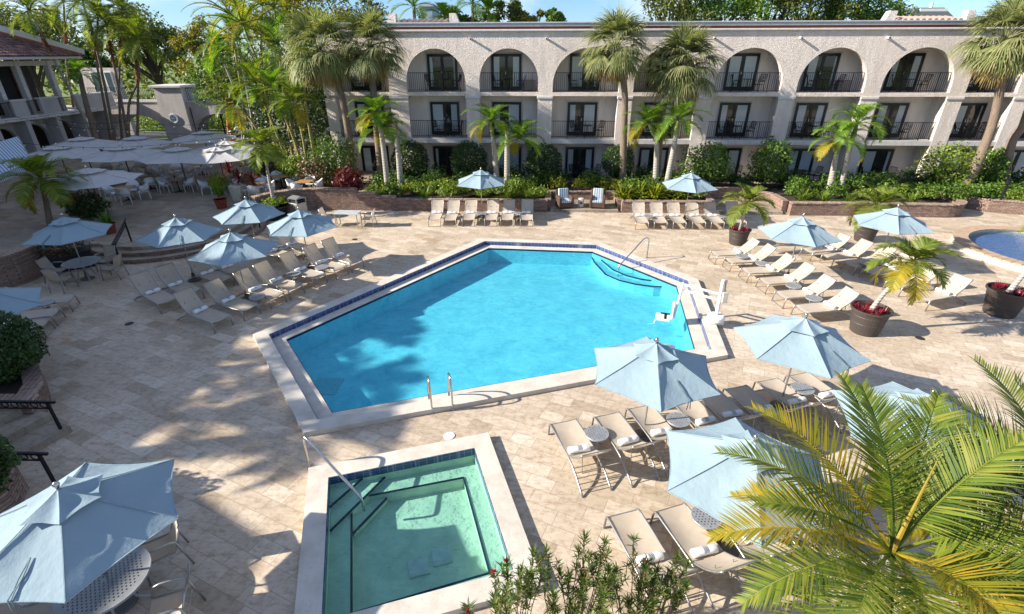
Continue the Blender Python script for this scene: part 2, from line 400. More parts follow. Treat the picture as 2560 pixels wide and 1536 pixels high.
mb = MB(); mb.prism([(-900, -300), (900, -300), (900, 1500), (-900, 1500)], -.05, -.05, [[(BX[0]+.1, BX[2]+.1), (BX[1]-.1, BX[2]+.1), (BX[1]-.1, BX[3]-.1), (BX[0]+.1, BX[3]-.1)]])
struct('ground', mb, m_lawn, norm=False)
mb = MB(); mb.prism([(-75, 53.2), (-10, 53.2), (-10, 57.2), (-75, 57.2)], -.05, .012)
struct('road', mb, m_asphalt, norm=False)
# --- swimming pool
pool = thing('swimming_pool', 'large six-sided turquoise swimming pool with raised cream coping and blue tile band', 'pool', (0, 0, 0))
i1, i2, i3, i4 = inset(POOL, .40), inset(POOL, .415), inset(POOL, .80), inset(POOL, .82)
mb = MB(); mb.prism(POOL, -.4, .13, [i1]); obj('coping', mb, m_cop, pool, bevel=.018)
mb = MB(); mb.prism(i1, -.4, .118, [i2]); obj('tile_band', mb, m_tile, pool)
mb = MB(); mb.prism(i2, -.5, -.05, [i3]); obj('inner_ledge', mb, m_cop, pool)
mb = MB(); mb.prism(i3, -.125, -.054, [i4]); obj('waterline_tile', mb, m_darktile, pool)
mb = MB(); mb.prism(i4, -.74, -.74); n = len(i4)
for i in range(n):
    a, b = i4[i], i4[(i+1) % n]; mb.quad((a.x, a.y, -.74), (b.x, b.y, -.74), (b.x, b.y, -.126), (a.x, a.y, -.126))
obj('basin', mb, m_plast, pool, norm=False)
arcs = [([(1475, 633), (1484, 655), (1513, 687), (1548, 702), (1586, 711), (1635, 718), (1684, 717)], -.34),
        ([(1493, 633), (1504, 652), (1531, 675), (1565, 690), (1601, 699), (1638, 704), (1673, 704)], -.27),
        ([(1511, 635), (1528, 650), (1553, 664), (1577, 675), (1601, 683), (1628, 689), (1653, 690)], -.205)]
for px, z in arcs:
    pl = [G(x, y, z) for x, y in px]
    cl = [Vector(p[:2]) for p in pl]+[Vector((5.6, 18.2)), Vector((2.9, 21.5))]
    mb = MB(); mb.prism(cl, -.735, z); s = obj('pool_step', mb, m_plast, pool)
    mb = MB(); mb.tube([p+Vector((0, 0, .012)) for p in pl], .028, 5); obj('step_nosing', mb, m_darktile, s)
mb = MB(); c = G(815, 965, -.72)
mb.box(c.x-.4, c.x+.4, c.y-.4, c.y+.4, -.735, -.72)
obj('floor_drain', mb, plain('pale_drain_grate', (.5, .62, .66), .5, c2=(.3, .45, .5), nscale=12), pool)
mb = MB(); mb.prism(i4, -.09, -.09); struct('pool_water', mb, m_water, norm=False)
# --- spa
spa = thing('hot_tub', 'square sunken spa with wide cream coping, blue tile band and green water', 'hot tub', (0, 0, 0))
s1, s2 = inset(SPA, .40), inset(SPA, .415)
mb = MB(); mb.prism(SPA, -.4, .14, [s1]); obj('coping', mb, m_cop, spa, bevel=.02)
mb = MB(); mb.prism(s1, -.05, .125, [s2]); obj('tile_band', mb, m_spatile, spa)
mb = MB(); mb.prism(s1, -.7, -.052, [s2]); obj('side_wall', mb, m_spaplast, spa)
W = [G(x, y, -.24) for x, y in ((879, 1249), (1159, 1195), (1224, 1433), (879, 1535))]
well = ccw([p[:2] for p in W])
mb = MB(); mb.prism(s2, -.6, -.24, [well]); obj('bench', mb, m_spaplast, spa)
mb = MB(); mb.prism(inset(well, -.05), -.6, -.50); obj('well_floor', mb, m_spaplast, spa)
for a, b in ((0, 1), (1, 2), (2, 3), (3, 0)):
    p, q = W[a], W[b]; mb = MB(); mb.tube([p+Vector((0, 0, .005)), q+Vector((0, 0, .005))], .022, 5); obj('bench_edge_tile', mb, m_darktile, spa)
cr = Vector(SPA[[i for i, p in enumerate(SPA) if (p-Vector((-4.61, 7.61))).length < .01][0]]); ctr = sum(SPA, Vector((0, 0)))/4
cin = cr+(ctr-cr).normalized()*.57
for k, ((p, q), z) in enumerate(((((884, 1334), (967, 1247)), -.36), (((826, 1329), (962, 1195)), -.17), (((823, 1271), (909.5, 1195)), -.09))):
    A, B = G(*p, z), G(*q, z); mb = MB()
    if k == 0: mb.prism(ccw([A[:2], B[:2], W[0].xy+(B.xy-A.xy)*.25, W[0].xy, W[0].xy-(B.xy-A.xy)*.25]), -.49, z)
    else: mb.prism(ccw([A[:2], B[:2], cin]), -.49, z)
    s = obj('spa_step', mb, m_spaplast, spa); mb = MB(); mb.tube([A+Vector((0, 0, .012)), B+Vector((0, 0, .012))], .026, 5); obj('step_nosing', mb, m_darktile, s)
for x, y in ((1047, 1418), (1105, 1390)):
    c = G(x, y, -.48); mb = MB(); M4 = Matrix.Translation(c) @ Matrix.Rotation(rad(19), 4, 'Z')
    mb.box(-.18, .18, -.18, .18, -.015, .015, 0, M4)
    for i in range(7): mb.box(-.16+i*.05, -.14+i*.05, -.17, .17, .016, .022, 0, M4)
    obj('suction_grate', mb, plain('grate_grey', (.66, .70, .66), .4), spa)
mb = MB(); mb.prism(s2, -.01, -.01); struct('spa_water', mb, m_spawater, norm=False)
# --- wading pool
def arc(c, r, a0, a1, n=28): return [Vector((c[0]+r*math.cos(rad(a0+(a1-a0)*i/n)), c[1]+r*math.sin(rad(a0+(a1-a0)*i/n)))) for i in range(n+1)]
kc = Vector((22.0, 21.4)); kid = thing('wading_pool', 'round raised wading pool with cream wall and tan brick rim', 'wading pool', (kc.x, kc.y, 0))
mb = MB(); mb.lathe([(3.42, 0), (3.36, .24), (2.9, .24), (2.9, .02)], 72); obj('wall', mb, plain('cream_render', (.66, .58, .42), .8, bump=.3), kid, smooth=False)
mb = MB()
for i in range(64):
    a0, a1 = 2*PI*i/64, 2*PI*(i+.93)/64
    vs = []
    for z in (.243, .29):
        for r in (2.84, 3.40):
            for a in (a0, a1): vs.append((r*math.cos(a), r*math.sin(a), z))
    mb.add(vs, [(0, 1, 3, 2), (4, 6, 7, 5), (0, 4, 5, 1), (2, 3, 7, 6), (0, 2, 6, 4), (1, 5, 7, 3)])
obj('rim', mb, plain('tan_brick_rim', (.46, .33, .22), .85, c2=(.34, .23, .15), nscale=4, bump=.4), kid)
mb = MB(); mb.prism(arc((0, 0), 2.88, 0, 354, 59), .03, .03); obj('floor', mb, plain('wading_floor', (.20, .30, .48), .6), kid, norm=False)
mb = MB(); mb.prism(arc(kc, 2.86, 0, 354, 59), .16, .16); struct('wading_pool_water', mb, m_kidwater, norm=False)
# --- restaurant terrace, three curved steps
SCn = Vector((-17.5, 22.7))
def arc(c, r, a0, a1, n=28): return [Vector((c[0]+r*math.cos(rad(a0+(a1-a0)*i/n)), c[1]+r*math.sin(rad(a0+(a1-a0)*i/n)))) for i in range(n+1)]
mb = MB()
mb.prism([(-74, 14.9), (-20.2, 14.9), (-19.45, 16.3), (-19.5, 19.7)]+arc(SCn, 3.2, 242, 400)+[(-14.7, 25.6), (-13.5, 27.3), (-10.3, 27.6), (-10.3, 33.5), (-13, 49.4), (-74, 49.4)], .0, .45)
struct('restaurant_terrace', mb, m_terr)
stp = thing('curved_steps', 'three curved stone steps leading down from restaurant terrace to pool deck', 'steps', (0, 0, 0))
for r, z0, z in ((4.05, 0, .15), (3.62, .15, .30)):
    mb = MB(); mb.prism(arc(SCn, r, 236, 402)+arc(SCn, 3.1, 402, 236), z0, z); s = obj('tread', mb, m_terr, stp)
    mb = MB()
    for q in range(60):
        a0 = 236+166*q/60; p = arc(SCn, r+.012, a0, a0+2.65, 3)+arc(SCn, r-.05, a0+2.65, a0, 3)
        mb.prism(p, z0+.005, z+.012, bot=False)
    obj('riser_bricks', mb, m_brick, s)
# --- brick walls
wl = thing('terrace_wall', 'curved brick wall around left end of the terrace behind round table', 'wall', (0, 0, 0))
lw = [(-24, 13.4), (-21, 14.6), (-19.9, 15.5), (-19.5, 16.6), (-19.55, 18.1)]
mb = MB(); ribbon(mb, lw, .36, 0, 1.15); obj('brickwork', mb, m_brick, wl)
mb = MB(); ribbon(mb, lw, .44, 1.152, 1.22); obj('cap', mb, m_brickx, wl)
bw = [(-14.75, 25.2), (-14.2, 26.2), (-13.4, 26.9), (-12.4, 27.15), (-10.4, 27.2), (-9.95, 27.2), (-9.9, 27.2), (-8.9, 27.2), (-8.85, 27.2), (-7.8, 27.22), (-7.75, 27.22), (.55, 27.32)]
bz = [1.12, 1.12, 1.12, 1.12, 1.12, 1.12, .9, .9, .72, .72, .58, .58]
rw = thing('retaining_wall', 'long brick retaining wall stepping down along planting bed left of wicker chairs', 'wall', (0, 0, 0))
mb = MB(); ribbon(mb, bw, .34, 0, bz); obj('brickwork', mb, m_brick, rw)
mb = MB(); ribbon(mb, bw, .40, .0, [z+.05 for z in bz]); 
mb2 = MB()
for i in range(len(bw)-1):
    a, b = Vector(bw[i]), Vector(bw[i+1]); L = (b-a).length
    if L < .1: continue
    k = max(1, int(L/.24))
    for j in range(k):
        p, q = a.lerp(b, (j+.04)/k), a.lerp(b, (j+.96)/k); z = bz[i]+(bz[i+1]-bz[i])*(j/k)+rnd.uniform(0, .02)
        ribbon(mb2, [p, q], .40+rnd.uniform(-.02, .03), z+.003, z+.06)
obj('cap_bricks', mb2, m_brickx, rw)
def brickwall(name, label, pts, z, thick=.34):
    t = thing(name, label, 'wall', (0, 0, 0)); mb = MB(); ribbon(mb, pts, thick, 0, z); obj('brickwork', mb, m_brick, t)
    mb = MB()
    for i in range(len(pts)-1):
        a, b = Vector(pts[i]), Vector(pts[i+1]); L = (b-a).length; k = max(1, int(L/.24))
        for j in range(k):
            zz = z+rnd.uniform(0, .02); ribbon(mb, [a.lerp(b, (j+.04)/k), a.lerp(b, (j+.96)/k)], thick+.06+rnd.uniform(-.02, .03), zz+.003, zz+.06)
    obj('cap_bricks', mb, m_brickx, t); return t
brickwall('alcove_wall', 'low brick wall behind two wicker armchairs in recess', [(.58, 27.52), (.62, 29.5), (4.5, 29.6), (4.53, 27.6)], .55, .28)
brickwall('retaining_wall', 'brick retaining wall behind second row of loungers, between armchair recess and entry steps', [(4.6, 27.4), (9.4, 27.4)], .58)
brickwall('alcove_wall', 'low brick wall wrapped around paved entry at right of second lounger row', [(9.42, 27.6), (9.5, 30.4), (12.0, 30.5), (13.35, 29.2), (13.4, 27.6)], .6, .28)
brickwall('retaining_wall', 'long brick retaining wall behind the potted palms on the right, with rounded end', [(13.5, 27.25), (17.3, 27.33), (21.6, 27.2)]+[tuple(p) for p in arc((21.6, 28.5), 1.3, -90, 20, 8)]+[(22.9, 30.2)], .62)
brickwall('retaining_wall', 'far right brick wall rising beside dark post near wading pool', [(23.6, 29.6), (24.6, 28.4), (27, 27.5), (33, 27.0)], .62)
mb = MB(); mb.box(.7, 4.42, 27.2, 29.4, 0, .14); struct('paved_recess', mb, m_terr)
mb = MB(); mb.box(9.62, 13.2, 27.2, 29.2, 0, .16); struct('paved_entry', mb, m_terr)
mb = MB()
mb.prism([(-10.2, 27.35), (.5, 27.45), (.72, 29.7), (4.4, 29.75), (4.7, 27.55), (9.3, 27.55), (9.4, 30.6), (12.1, 30.7), (13.6, 29.2), (13.65, 27.4), (21.5, 27.4), (22.7, 28.4), (23., 30.4), (24.5, 28.8), (27, 27.7), (45, 27), (45, 32.6), (-10.2, 32.6)], 0, .46)
struct('planting_bed', mb, m_soil)
mb = MB(); mb.box(-14, 48, 32.6, 36, 0, .1); struct('patio_strip', mb, m_terr)
# ================================================================ HOTEL WING WITH ARCHED BALCONIES
bays = [(-12.88, -9.41, 0), (-8.27, -4.60, 1), (-3.73, -.11, 1), (.79, 4.84, 1), (5.72, 9.62, 1), (10.56, 14.53, 1), (15.47, 19.41, 1), (20.38, 24.40, 1), (25.33, 28.26, 1), (29.15, 33.1, 1), (34.0, 37.9, 1)]
BN = ['square-headed bay at the left end', 'first arch from the left', 'second arch from the left', 'third arch, left of tall fan palm', 'arch half hidden by two fan palms', 'arch just right of the grey-green fan palm', 'sixth full arch from the left', 'third arch from the right edge', 'narrow arch behind the rightmost fan palm', 'last arch at the right edge', 'arch beyond the right edge']
hot = thing('hotel_building', 'three-storey beige stucco hotel wing with arched top balconies and black french doors', 'hotel', (0, 0, 0))
D = FY; YB = D+1.55
mb = MB(); holes = []
for xl, xr, ar in bays:
    if ar:
        r = (xr-xl)/2; zc = 8.07-r; c = (xl+xr)/2
        holes.append([(xl, 5.64), (xr, 5.64), (xr, zc)]+[(c+r*math.cos(PI*i/28), zc+r*math.sin(PI*i/28)) for i in range(1, 28)]+[(xl, zc)])
    else: holes.append([(xl, 5.64), (xr, 5.64), (xr, 8.02), (xl, 8.02)])
mb.wall([(-13.6, 5.43), (39, 5.43), (39, 8.95), (-13.6, 8.95)], holes, D, D+.42)
obj('arcade_wall', mb, m_stucco, hot)
edges = [-13.6]+[x for b in bays for x in b[:2]]+[39]
for i in range(0, len(edges), 2):
    a, b = edges[i], edges[i+1]
    mb = MB(); mb.box(a, b, D-.004, D+.42, 0, 5.26); obj('column', mb, m_stucco, hot)
    if i: mb = MB(); mb.box(a-.05, b+.05, D-.06, D+.46, 5.262, 5.428); obj('column_cap', mb, m_trim, hot, bevel=.03)
mb = MB(); mb.box(-13.58, 39, D+.44, D+12, 5.44, 5.63); mb.box(-13.58, 39, D+.44, D+12, 2.63, 2.87)
for xl, xr, ar in bays: mb.box(xl+.003, xr-.003, D+.01, D+.435, 2.60, 2.88)
obj('floor_slab', mb, m_trim, hot)
mb = MB(); mb.box(-13.58, 39, D+.43, D+12, 8.2, 8.4); obj('ceiling', mb, m_ceil, hot)
mb = MB(); mb.box(-13.55, 39, YB, YB+.25, 0, 8.9); obj('back_wall', mb, m_wallin, hot)
mb = MB()
for i in range(0, len(edges), 2):
    a, b = edges[i], edges[i+1]; c = (a+b)/2; w = .16 if i else .3
    mb.box(c-w, c+w, D+.422, YB-.002, 0, 8.19)
mb.box(-13.6, -13.35, D+.3, D+12.2, 0, 8.94); mb.box(38.8, 39, D+.3, D+12.2, 0, 8.94); mb.box(-13.6, 39, D+12, D+12.2, 0, 8.94)
obj('partition_wall', mb, m_wallin, hot)
mb = MB(); mb.box(-13.75, 39.1, D-.13, D+.44, 8.952, 9.07); obj('stucco_moulding', mb, m_trim, hot, bevel=.03)
mb = MB(); mb.box(-13.68, 39.05, D-.06, D+.44, 9.072, 9.20); obj('terracotta_band', mb, m_redband, hot)
mb = MB(); mb.box(-13.75, 39.1, D-.12, D+.5, 9.202, 9.36); mb.box(-13.8, 39.2, D-.17, D+.55, 9.362, 9.44); obj('parapet_fascia', mb, m_fascia, hot, bevel=.015)
mb = MB(); mb.box(-13.5, 39, D+.5, D+12, 9.1, 9.2); obj('flat_roof', mb, plain('gravel_roof', (.3, .3, .3), .9), hot)
for i in range(4, len(edges)-2, 2):
    c = (edges[i]+edges[i+1])/2; mb = MB(); mb.tube([(c, D+.1, 8.58), (c, D-.24, 8.56)], .07, 10); mb.tube([(c, D-.235, 8.56), (c, D-.245, 8.56)], .045, 8, 1)
    obj('drain_spout', mb, [m_trim, m_dark], hot)
def door_parts(parent, x0, x1, z0, z1, k):
    w = .10; y = YB; mid = (x0+x1)/2
    mb = MB()
    mb.box(x0-.09, x0-.002, y-.03, y-.002, z0, z1+.1); mb.box(x1+.002, x1+.09, y-.03, y-.002, z0, z1+.1); mb.box(x0-.002, x1+.002, y-.028, y-.002, z1+.002, z1+.09)
    d = obj('french_door', _doorframe(x0, x1, z0, z1), m_darkframe, parent)
    obj('door_trim', mb, m_trim, d)
    mb = MB(); mb.box(x0+.05, x1-.05, y-.018, y-.012, z0+.05, z1-.05); obj('room_darkness', mb, m_dark, d)
    mb = MB()
    rv = random.Random(k*7+3); fl_, fr_ = rv.choice((.95, .95, .5, .25, .7)), rv.choice((.95, .9, .25, .55, .12))
    for s in (0, 1):
        a = x0+.16 if s == 0 else mid+.10; b = mid-.10 if s == 0 else x1-.16
        n = 22; lo, hi = (0, fl_) if s == 0 else (1-fr_, 1)
        for q in range(n):
            t0, t1 = lo+(hi-lo)*q/n, lo+(hi-lo)*(q+1)/n; f = lambda t, q: y-.045+.012*(q % 2)
            mb.quad((a+(b-a)*t0, f(t0, q), z0+.24), (a+(b-a)*t1, f(t1, q+1), z0+.24), (a+(b-a)*t1, f(t1, q+1), z1-.16), (a+(b-a)*t0, f(t0, q), z1-.16))
    obj('curtain', mb, m_curtain, d, norm=False)
    for s in (0, 1):
        a = x0+.15 if s == 0 else mid+.09; b = mid-.09 if s == 0 else x1-.15
        mb = MB(); mb.quad((a, y-.075, z0+.23), (b, y-.075, z0+.23), (b, y-.075, z1-.15), (a, y-.075, z1-.15)); obj('glass_pane', mb, m_glass, d, norm=False)
    mb = MB(); mb.box(mid-.06, mid-.03, y-.16, y-.11, z0+.95, z0+1.1); obj('door_handle', mb, m_steel, d)
def _doorframe(x0, x1, z0, z1):
    mb = MB(); y0, y1 = YB-.10, YB-.003; mid = (x0+x1)/2
    mb.box(x0, x0+.06, y0, y1, z0, z1); mb.box(x1-.06, x1, y0, y1, z0, z1); mb.box(x0+.06, x1-.06, y0, y1, z1-.06, z1)
    for a, b in ((x0+.062, mid-.003), (mid+.003, x1-.062)):
        mb.box(a, a+.088, y0+.008, y1-.03, z0, z1-.062); mb.box(b-.088, b, y0+.008, y1-.03, z0, z1-.062)
        mb.box(a+.09, b-.09, y0+.01, y1-.03, z0, z0+.23); mb.box(a+.09, b-.09, y0+.01, y1-.03, z1-.15, z1-.062)
    return mb
doors = [-11.28, -6.24, -2.14, 2.81, 7.75, 12.55, 17.35, 22.35, 27.05, 31.2, 36.]
k = 0
for x in doors:
    for z0, z1 in ((5.66, 7.77), (2.9, 4.96), (.12, 2.15)):
        door_parts(hot, x-.96, x+.96, z0, z1, k); k += 1
for bi, (xl, xr, ar) in enumerate(bays):
    for z0, z1 in ((5.66, 6.75), (2.90, 3.96)):
        mb = MB(); y = D+.2 if ar else D+.05
        a, b = xl+.012, xr-.012
        if ar and z0 > 5: a, b = xl+.012, xr-.012
        mb.box(a, b, y-.022, y+.022, z1-.03, z1); mb.box(a, b, y-.015, y+.015, z0+.08, z0+.105)
        n = int((b-a)/.118)
        for i in range(1, n): xx = a+(b-a)*i/n; mb.box(xx-.009, xx+.009, y-.009, y+.009, z0+.1, z1-.02) if i % 9 else mb.box(xx-.02, xx+.02, y-.02, y+.02, z0, z1-.01)
        obj('balcony_railing', mb, m_black, hot)
        if bi % 2 == 0 and z0 > 5 and bi: mb = MB(); mb.box(xr-.95, xr-.2, YB-.42, YB-.02, z0, z0+.62); obj('air_conditioner', mb, plain('dim_grey_box', (.22, .2, .19), .7), hot, bevel=.02)
# --- balcony furniture (a few pixels each, one mesh apiece)
def chair_mesh():
    mb = MB()
    for x in (-.24, .24):
        mb.tube([(x, -.24, 0), (x, -.22, .62), (x, .14, .64)], .017, 5); mb.tube([(x, .28, 0), (x, .2, .42), (x*.95, .36, .98)], .017, 5)
    mb.box(-.24, .24, -.24, .22, .41, .435)
    mb.tube([(-.23, .36, .98), (.23, .36, .98)], .018, 5); mb.tube([(-.23, .25, .56), (.23, .25, .56)], .014, 5)
    for i in range(6): x = -.17+.068*i; mb.tube([(x, .25, .56), (x, .36, .97)], .010, 4)
    return mb.mesh('balcony_chair', m_black)
def table_mesh():
    mb = MB(); mb.lathe([(.0, .70), (.33, .70), (.33, .725), (0, .725)], 18); mb.tube([(0, 0, .02), (0, 0, .7)], .022, 6)
    for i in range(3): a = 2*PI*i/3+.4; mb.tube([(0, 0, .25), (.15*math.cos(a), .15*math.sin(a), .06), (.28*math.cos(a), .28*math.sin(a), .0)], .016, 5)
    return mb.mesh('balcony_table', m_black)
CHM, TBM = chair_mesh(), table_mesh()
for bi, (xl, xr, ar) in enumerate(bays[:9]):
    for fl, z in (('top-floor', 5.632), ('middle-floor', 2.882), ('ground-floor', .102)):
        c = doors[bi]+rnd.uniform(-.05, .35)
        where = BN[bi] if fl == 'top-floor' else BN[bi].replace('first arch', 'bay below the first arch').replace('second arch', 'bay below the second arch').replace('third arch from the left, left', 'bay below the arch left').replace('arch half', 'bay half').replace('arch just', 'bay just').replace('sixth full arch', 'bay below the sixth arch').replace('third arch from the right', 'third bay from the right').replace('third arch, left', 'bay below the arch left').replace('narrow arch', 'bay')
        y = D+.95
        if fl == 'ground-floor' and bi in (0, 2): continue
        for s, nm, lab in ((-1, 'l', 'left-hand'), (1, 'r', 'right-hand')):
            o = obj('balcony_chair', CHM, None, loc=(c+s*rnd.uniform(.62, .8), y+rnd.uniform(-.08, .15), z)); o.rotation_euler = (0, 0, -s*(1.25+rnd.uniform(-.35, .3)))
            tag(o, '%s black chair, %s %s, %s' % (lab, fl, 'patio' if z < 1 else 'balcony', where), 'chair', 'black metal balcony chairs')
        o = obj('balcony_table', TBM, None, loc=(c, y+.1, z))
        tag(o, 'round black table, %s %s, %s' % (fl, 'patio' if z < 1 else 'balcony', where), 'table', 'black metal balcony tables')
# roof pieces that show above the parapet
def roofhip(x0, x1, y, label):
    t = thing('roof_ornament', label, 'roof piece', (0, 0, 0)); mb = MB()
    for a, s in ((x0, 1), (x1, -1)):
        mb = MB(); mb.wall([(a, 9.2), (a+s*.75, 9.2), (a+s*.75, 10.05), (a+s*.35, 10.05)], [], y, y+.5); obj('end_wall', mb, m_stucco, t)
    mb = MB(); n = int((x1-x0-1.5)/.36)
    for i in range(n):
        xx = x0+.93+.36*i; mb.tube([(xx, y-.05, 9.5), (xx, y+1.5, 9.72)], .15, 8)
    obj('barrel_tiles', mb, plain('pale_clay_tile', (.42, .30, .24), .8), t)
roofhip(-9.9, -5.0, D+2.2, 'short pitched roof piece with barrel tiles above parapet at left, beside fan palm')
roofhip(20.6, 26.2, D+2.2, 'pitched roof piece with barrel tiles above parapet at right')
# ================================================================ LEFT BUILDING
lb = thing('terrace_building', 'two-storey beige building with clay tile roof, upper porch and ground arcade beside dining terrace', 'building', (-40, 36, .45), PI/2)
cols = [-1.2, 1.4, 4.0, 6.8, 9.4, 12.0]
mb = MB(); hs = []
for a, b in zip(cols[:-1], cols[1:]):
    c = (a+b)/2; r = (b-a)/2-.22; hs.append([(c-r, .02), (c+r, .02), (c+r, 1.3)]+[(c+r*math.cos(PI*i/16), 1.3+.95*math.sin(PI*i/16)) for i in range(1, 16)]+[(c-r, 1.3)])
mb.wall([(-8, 0), (13.4, 0), (13.4, 2.72), (-8, 2.72)], hs, 1.3, 1.6); obj('arcade_wall', mb, m_grey, lb)
mb = MB(); mb.box(-8, 13.5, 0, 9, 2.722, 3.02); obj('balcony_slab', mb, m_trim, lb, bevel=.03)
for c in cols: mb = MB(); mb.box(c-.2, c+.2, .15, 1.29, 0, 2.72); obj('buttress', mb, m_grey, lb)
mb = MB(); mb.box(-8, 13.4, 4.2, 4.4, 0, 2.7); obj('inner_wall', mb, m_dark, lb)
pr = [(-6, 2.0), (3.25, 4.5), (5.7, 7.4), (9.2, 13.4)]
for a, b in pr:
    mb = MB(); mb.box(a, b, .12, .42, 3.022, 4.12); o = obj('parapet', mb, m_grey, lb); mb = MB(); mb.box(a-.06, b+.06, .06, .48, 4.122, 4.25); obj('parapet_cap', mb, m_trim, o)
for a, b in ((2.0, 3.25), (4.5, 5.7), (7.4, 9.2)):
    mb = MB(); mb.box(a, b, .24, .28, 4.05, 4.1); mb.box(a, b, .25, .27, 3.12, 3.15)
    for i in range(int((b-a)/.11)): mb.box(a+.05+.11*i, a+.068+.11*i, .25, .268, 3.15, 4.05)
    obj('porch_railing', mb, m_black, lb)
for a in (-1.5, 1.6, 3.35, 5.35, 8.2): mb = MB(); mb.box(a-.17, a+.17, .5, .9, 3.02, 6.82); obj('porch_post', mb, m_trim, lb)
mb = MB(); mb.box(-8, 8.4, 2.6, 2.8, 3.02, 6.9); obj('porch_wall', mb, m_dark, lb)
mb = MB()
for a in (0.2, 2.5, 4.4, 6.7):
    mb.box(a, a+.08, 2.5, 2.59, 3.1, 6.5); mb.box(a+.9, a+.98, 2.5, 2.59, 3.1, 6.5); mb.box(a, a+1., 2.5, 2.59, 5.2, 5.27)
obj('porch_window', mb, m_darkwood, lb)
mb = MB(); mb.box(-8, 9.4, .55, .85, 6.55, 6.9); obj('porch_beam', mb, m_trim, lb)
mb = MB(); mb.box(-8, 10.0, -.9, 3., 7.0, 7.1); mb.box(-8, 10., -1.02, -.9, 7.02, 7.20); obj('eave', mb, m_trim, lb)
SL = .47; mb = MB(); tb = MB()
e0, e1 = -1.05, 10.05
tb.add([(-8, e0, 7.2), (e1, e0, 7.2), (e1-9, e0+9, 7.2+9*SL), (-8, e0+9, 7.2+9*SL)], [(0, 1, 2, 3)])
rn = 24
for i in range(rn):
    s0, s1 = i*.38, (i+1)*.38+.05
    yy = -6.
    while yy < e1-s0-.1:
        q = .10; vs = []
        for s, dz in ((s0, .045), (s1, .0)):
            for w in range(5): a = PI*w/4; vs.append((yy+q*math.cos(a), e0-.06+s, 7.22+s*SL+dz+.075*math.sin(a)))
        tb.add(vs, [(w, w+1, 6+w, 5+w) for w in range(4)]+[(4, 3, 2, 1, 0)])
        yy += .24
obj('roof_tiles', tb, m_rooft, lb, norm=False)
mb = MB(); mb.tube([(e1, e0, 7.27), (e1-9, e0+9, 7.3+9*SL)], .16, 8); obj('hip_ridge', mb, m_ridge, lb)
mb = MB(); d1 = Vector((-9, 9, 9*SL)); a = Vector((e1+.42, e0+.1, 7.32)); M4 = None
mb.add([a, a+d1, a+d1+Vector((.3, .1, .62)), a+Vector((.3, .1, .42)), a+Vector((.35, .3, 0)), a+d1+Vector((.35, .3, 0)), a+d1+Vector((.6, .4, .62)), a+Vector((.6, .4, .42))], [(0, 1, 2, 3), (4, 7, 6, 5), (3, 2, 6, 7), (0, 3, 7, 4), (1, 5, 6, 2)])
obj('hip_parapet', mb, m_trim, lb)
mb = MB(); mb.add([(e1, e0, 7.19), (e1, e0+14, 7.19), (e1-9, e0+9, 7.19+9*SL)], [(0, 1, 2)]); obj('end_slope', mb, m_ridge, lb)
# unseen block off to the left, added and shaped to shade the court
wg = thing('added_shade_block', 'added unseen block shaped to shade the left side of the court, outside the picture', 'building', (0, 0, 0))
mb = MB(); mb.prism([(-60, -30), (-22.5, -30), (-22.5, 2.4), (-26.6, 4.6), (-26.6, 8), (-27.4, 14), (-32.6, 27.5), (-44, 33.5), (-60, 33.5)], 0, 9.45); obj('wall', mb, m_stucco, wg)
mb = MB(); mb.prism([(-60, 20), (-37.5, 20), (-37.5, 31), (-41.5, 34.5), (-60, 36)], 9.452, 12.1); obj('upper_shade_block', mb, m_stucco, wg)
# ================================================================ BRIDGE WALL, GATE, CAR
br = thing('bridge_wall', 'stucco footbridge wall with two arched openings, round plaque and iron rail', 'wall', (0, 0, 0))
def ell(c, a, zb, b, n=18): return [(c-a, .46), (c+a, .46), (c+a, zb)]+[(c+a*math.cos(PI*i/n), zb+b*math.sin(PI*i/n)) for i in range(1, n)]+[(c-a, zb)]
mb = MB(); mb.wall([(-43, .45), (-17, .45), (-17, 3.72), (-43, 3.72)], [ell(-38.75, 2.6, .9, 1.65), ell(-30.6, 2.75, .9, 1.8)], 49.8, 51.6); obj('arched_wall', mb, m_grey, br)
mb = MB(); mb.box(-43, -36.02, 49.72, 51.7, 3.722, 3.84); mb.box(-33.38, -17, 49.72, 51.7, 3.722, 3.84); obj('wall_cap', mb, m_trim, br)
mb = MB(); mb.box(-36, -33.4, 49.4, 51.75, .45, 5.0); o = obj('pier', mb, m_grey, br); mb = MB(); mb.box(-36.2, -33.2, 49.2, 51.95, 5.002, 5.22); obj('pier_cap', mb, m_trim, o, bevel=.03)
for a, b in ((-43, -36.05), (-33.35, -17)):
    mb = MB(); mb.box(a, b, 50.05, 50.1, 4.93, 4.98); mb.box(a, b, 50.06, 50.09, 3.95, 3.98)
    for i in range(int((b-a)/.16)): mb.box(a+.16*i, a+.03+.16*i, 50.06, 50.09, 3.84, 4.95)
    obj('iron_rail', mb, m_black, br)
mb = MB()
for i in range(40): x = -33.3+.137*i; h = .9+1.8*math.sqrt(max(0, 1-((x+30.6)/2.75)**2)); mb.box(x-.015, x+.015, 50.2, 50.23, .46, h-.02)
for z in (.6, 1.3): mb.box(-33.3, -27.9, 50.18, 50.25, z, z+.05)
mb.box(-30.65, -30.55, 50.17, 50.26, .46, 2.66)
obj('iron_gate', mb, m_black, br)
pq = thing('wall_plaque', 'round pale blue and white ceramic plaque on the bridge pier', 'plaque', (-34.8, 49.39, 2.3)); mb = MB()
mb.lathe([(0, .02), (.28, .03), (.33, .10), (.42, .10), (.46, .03), (.46, 0)], 28); o = obj('plaque_ring', mb, plain('pale_glazed_plaque', (.50, .56, .60), .4), pq); o.rotation_euler = (PI/2, 0, 0)
mb = MB()
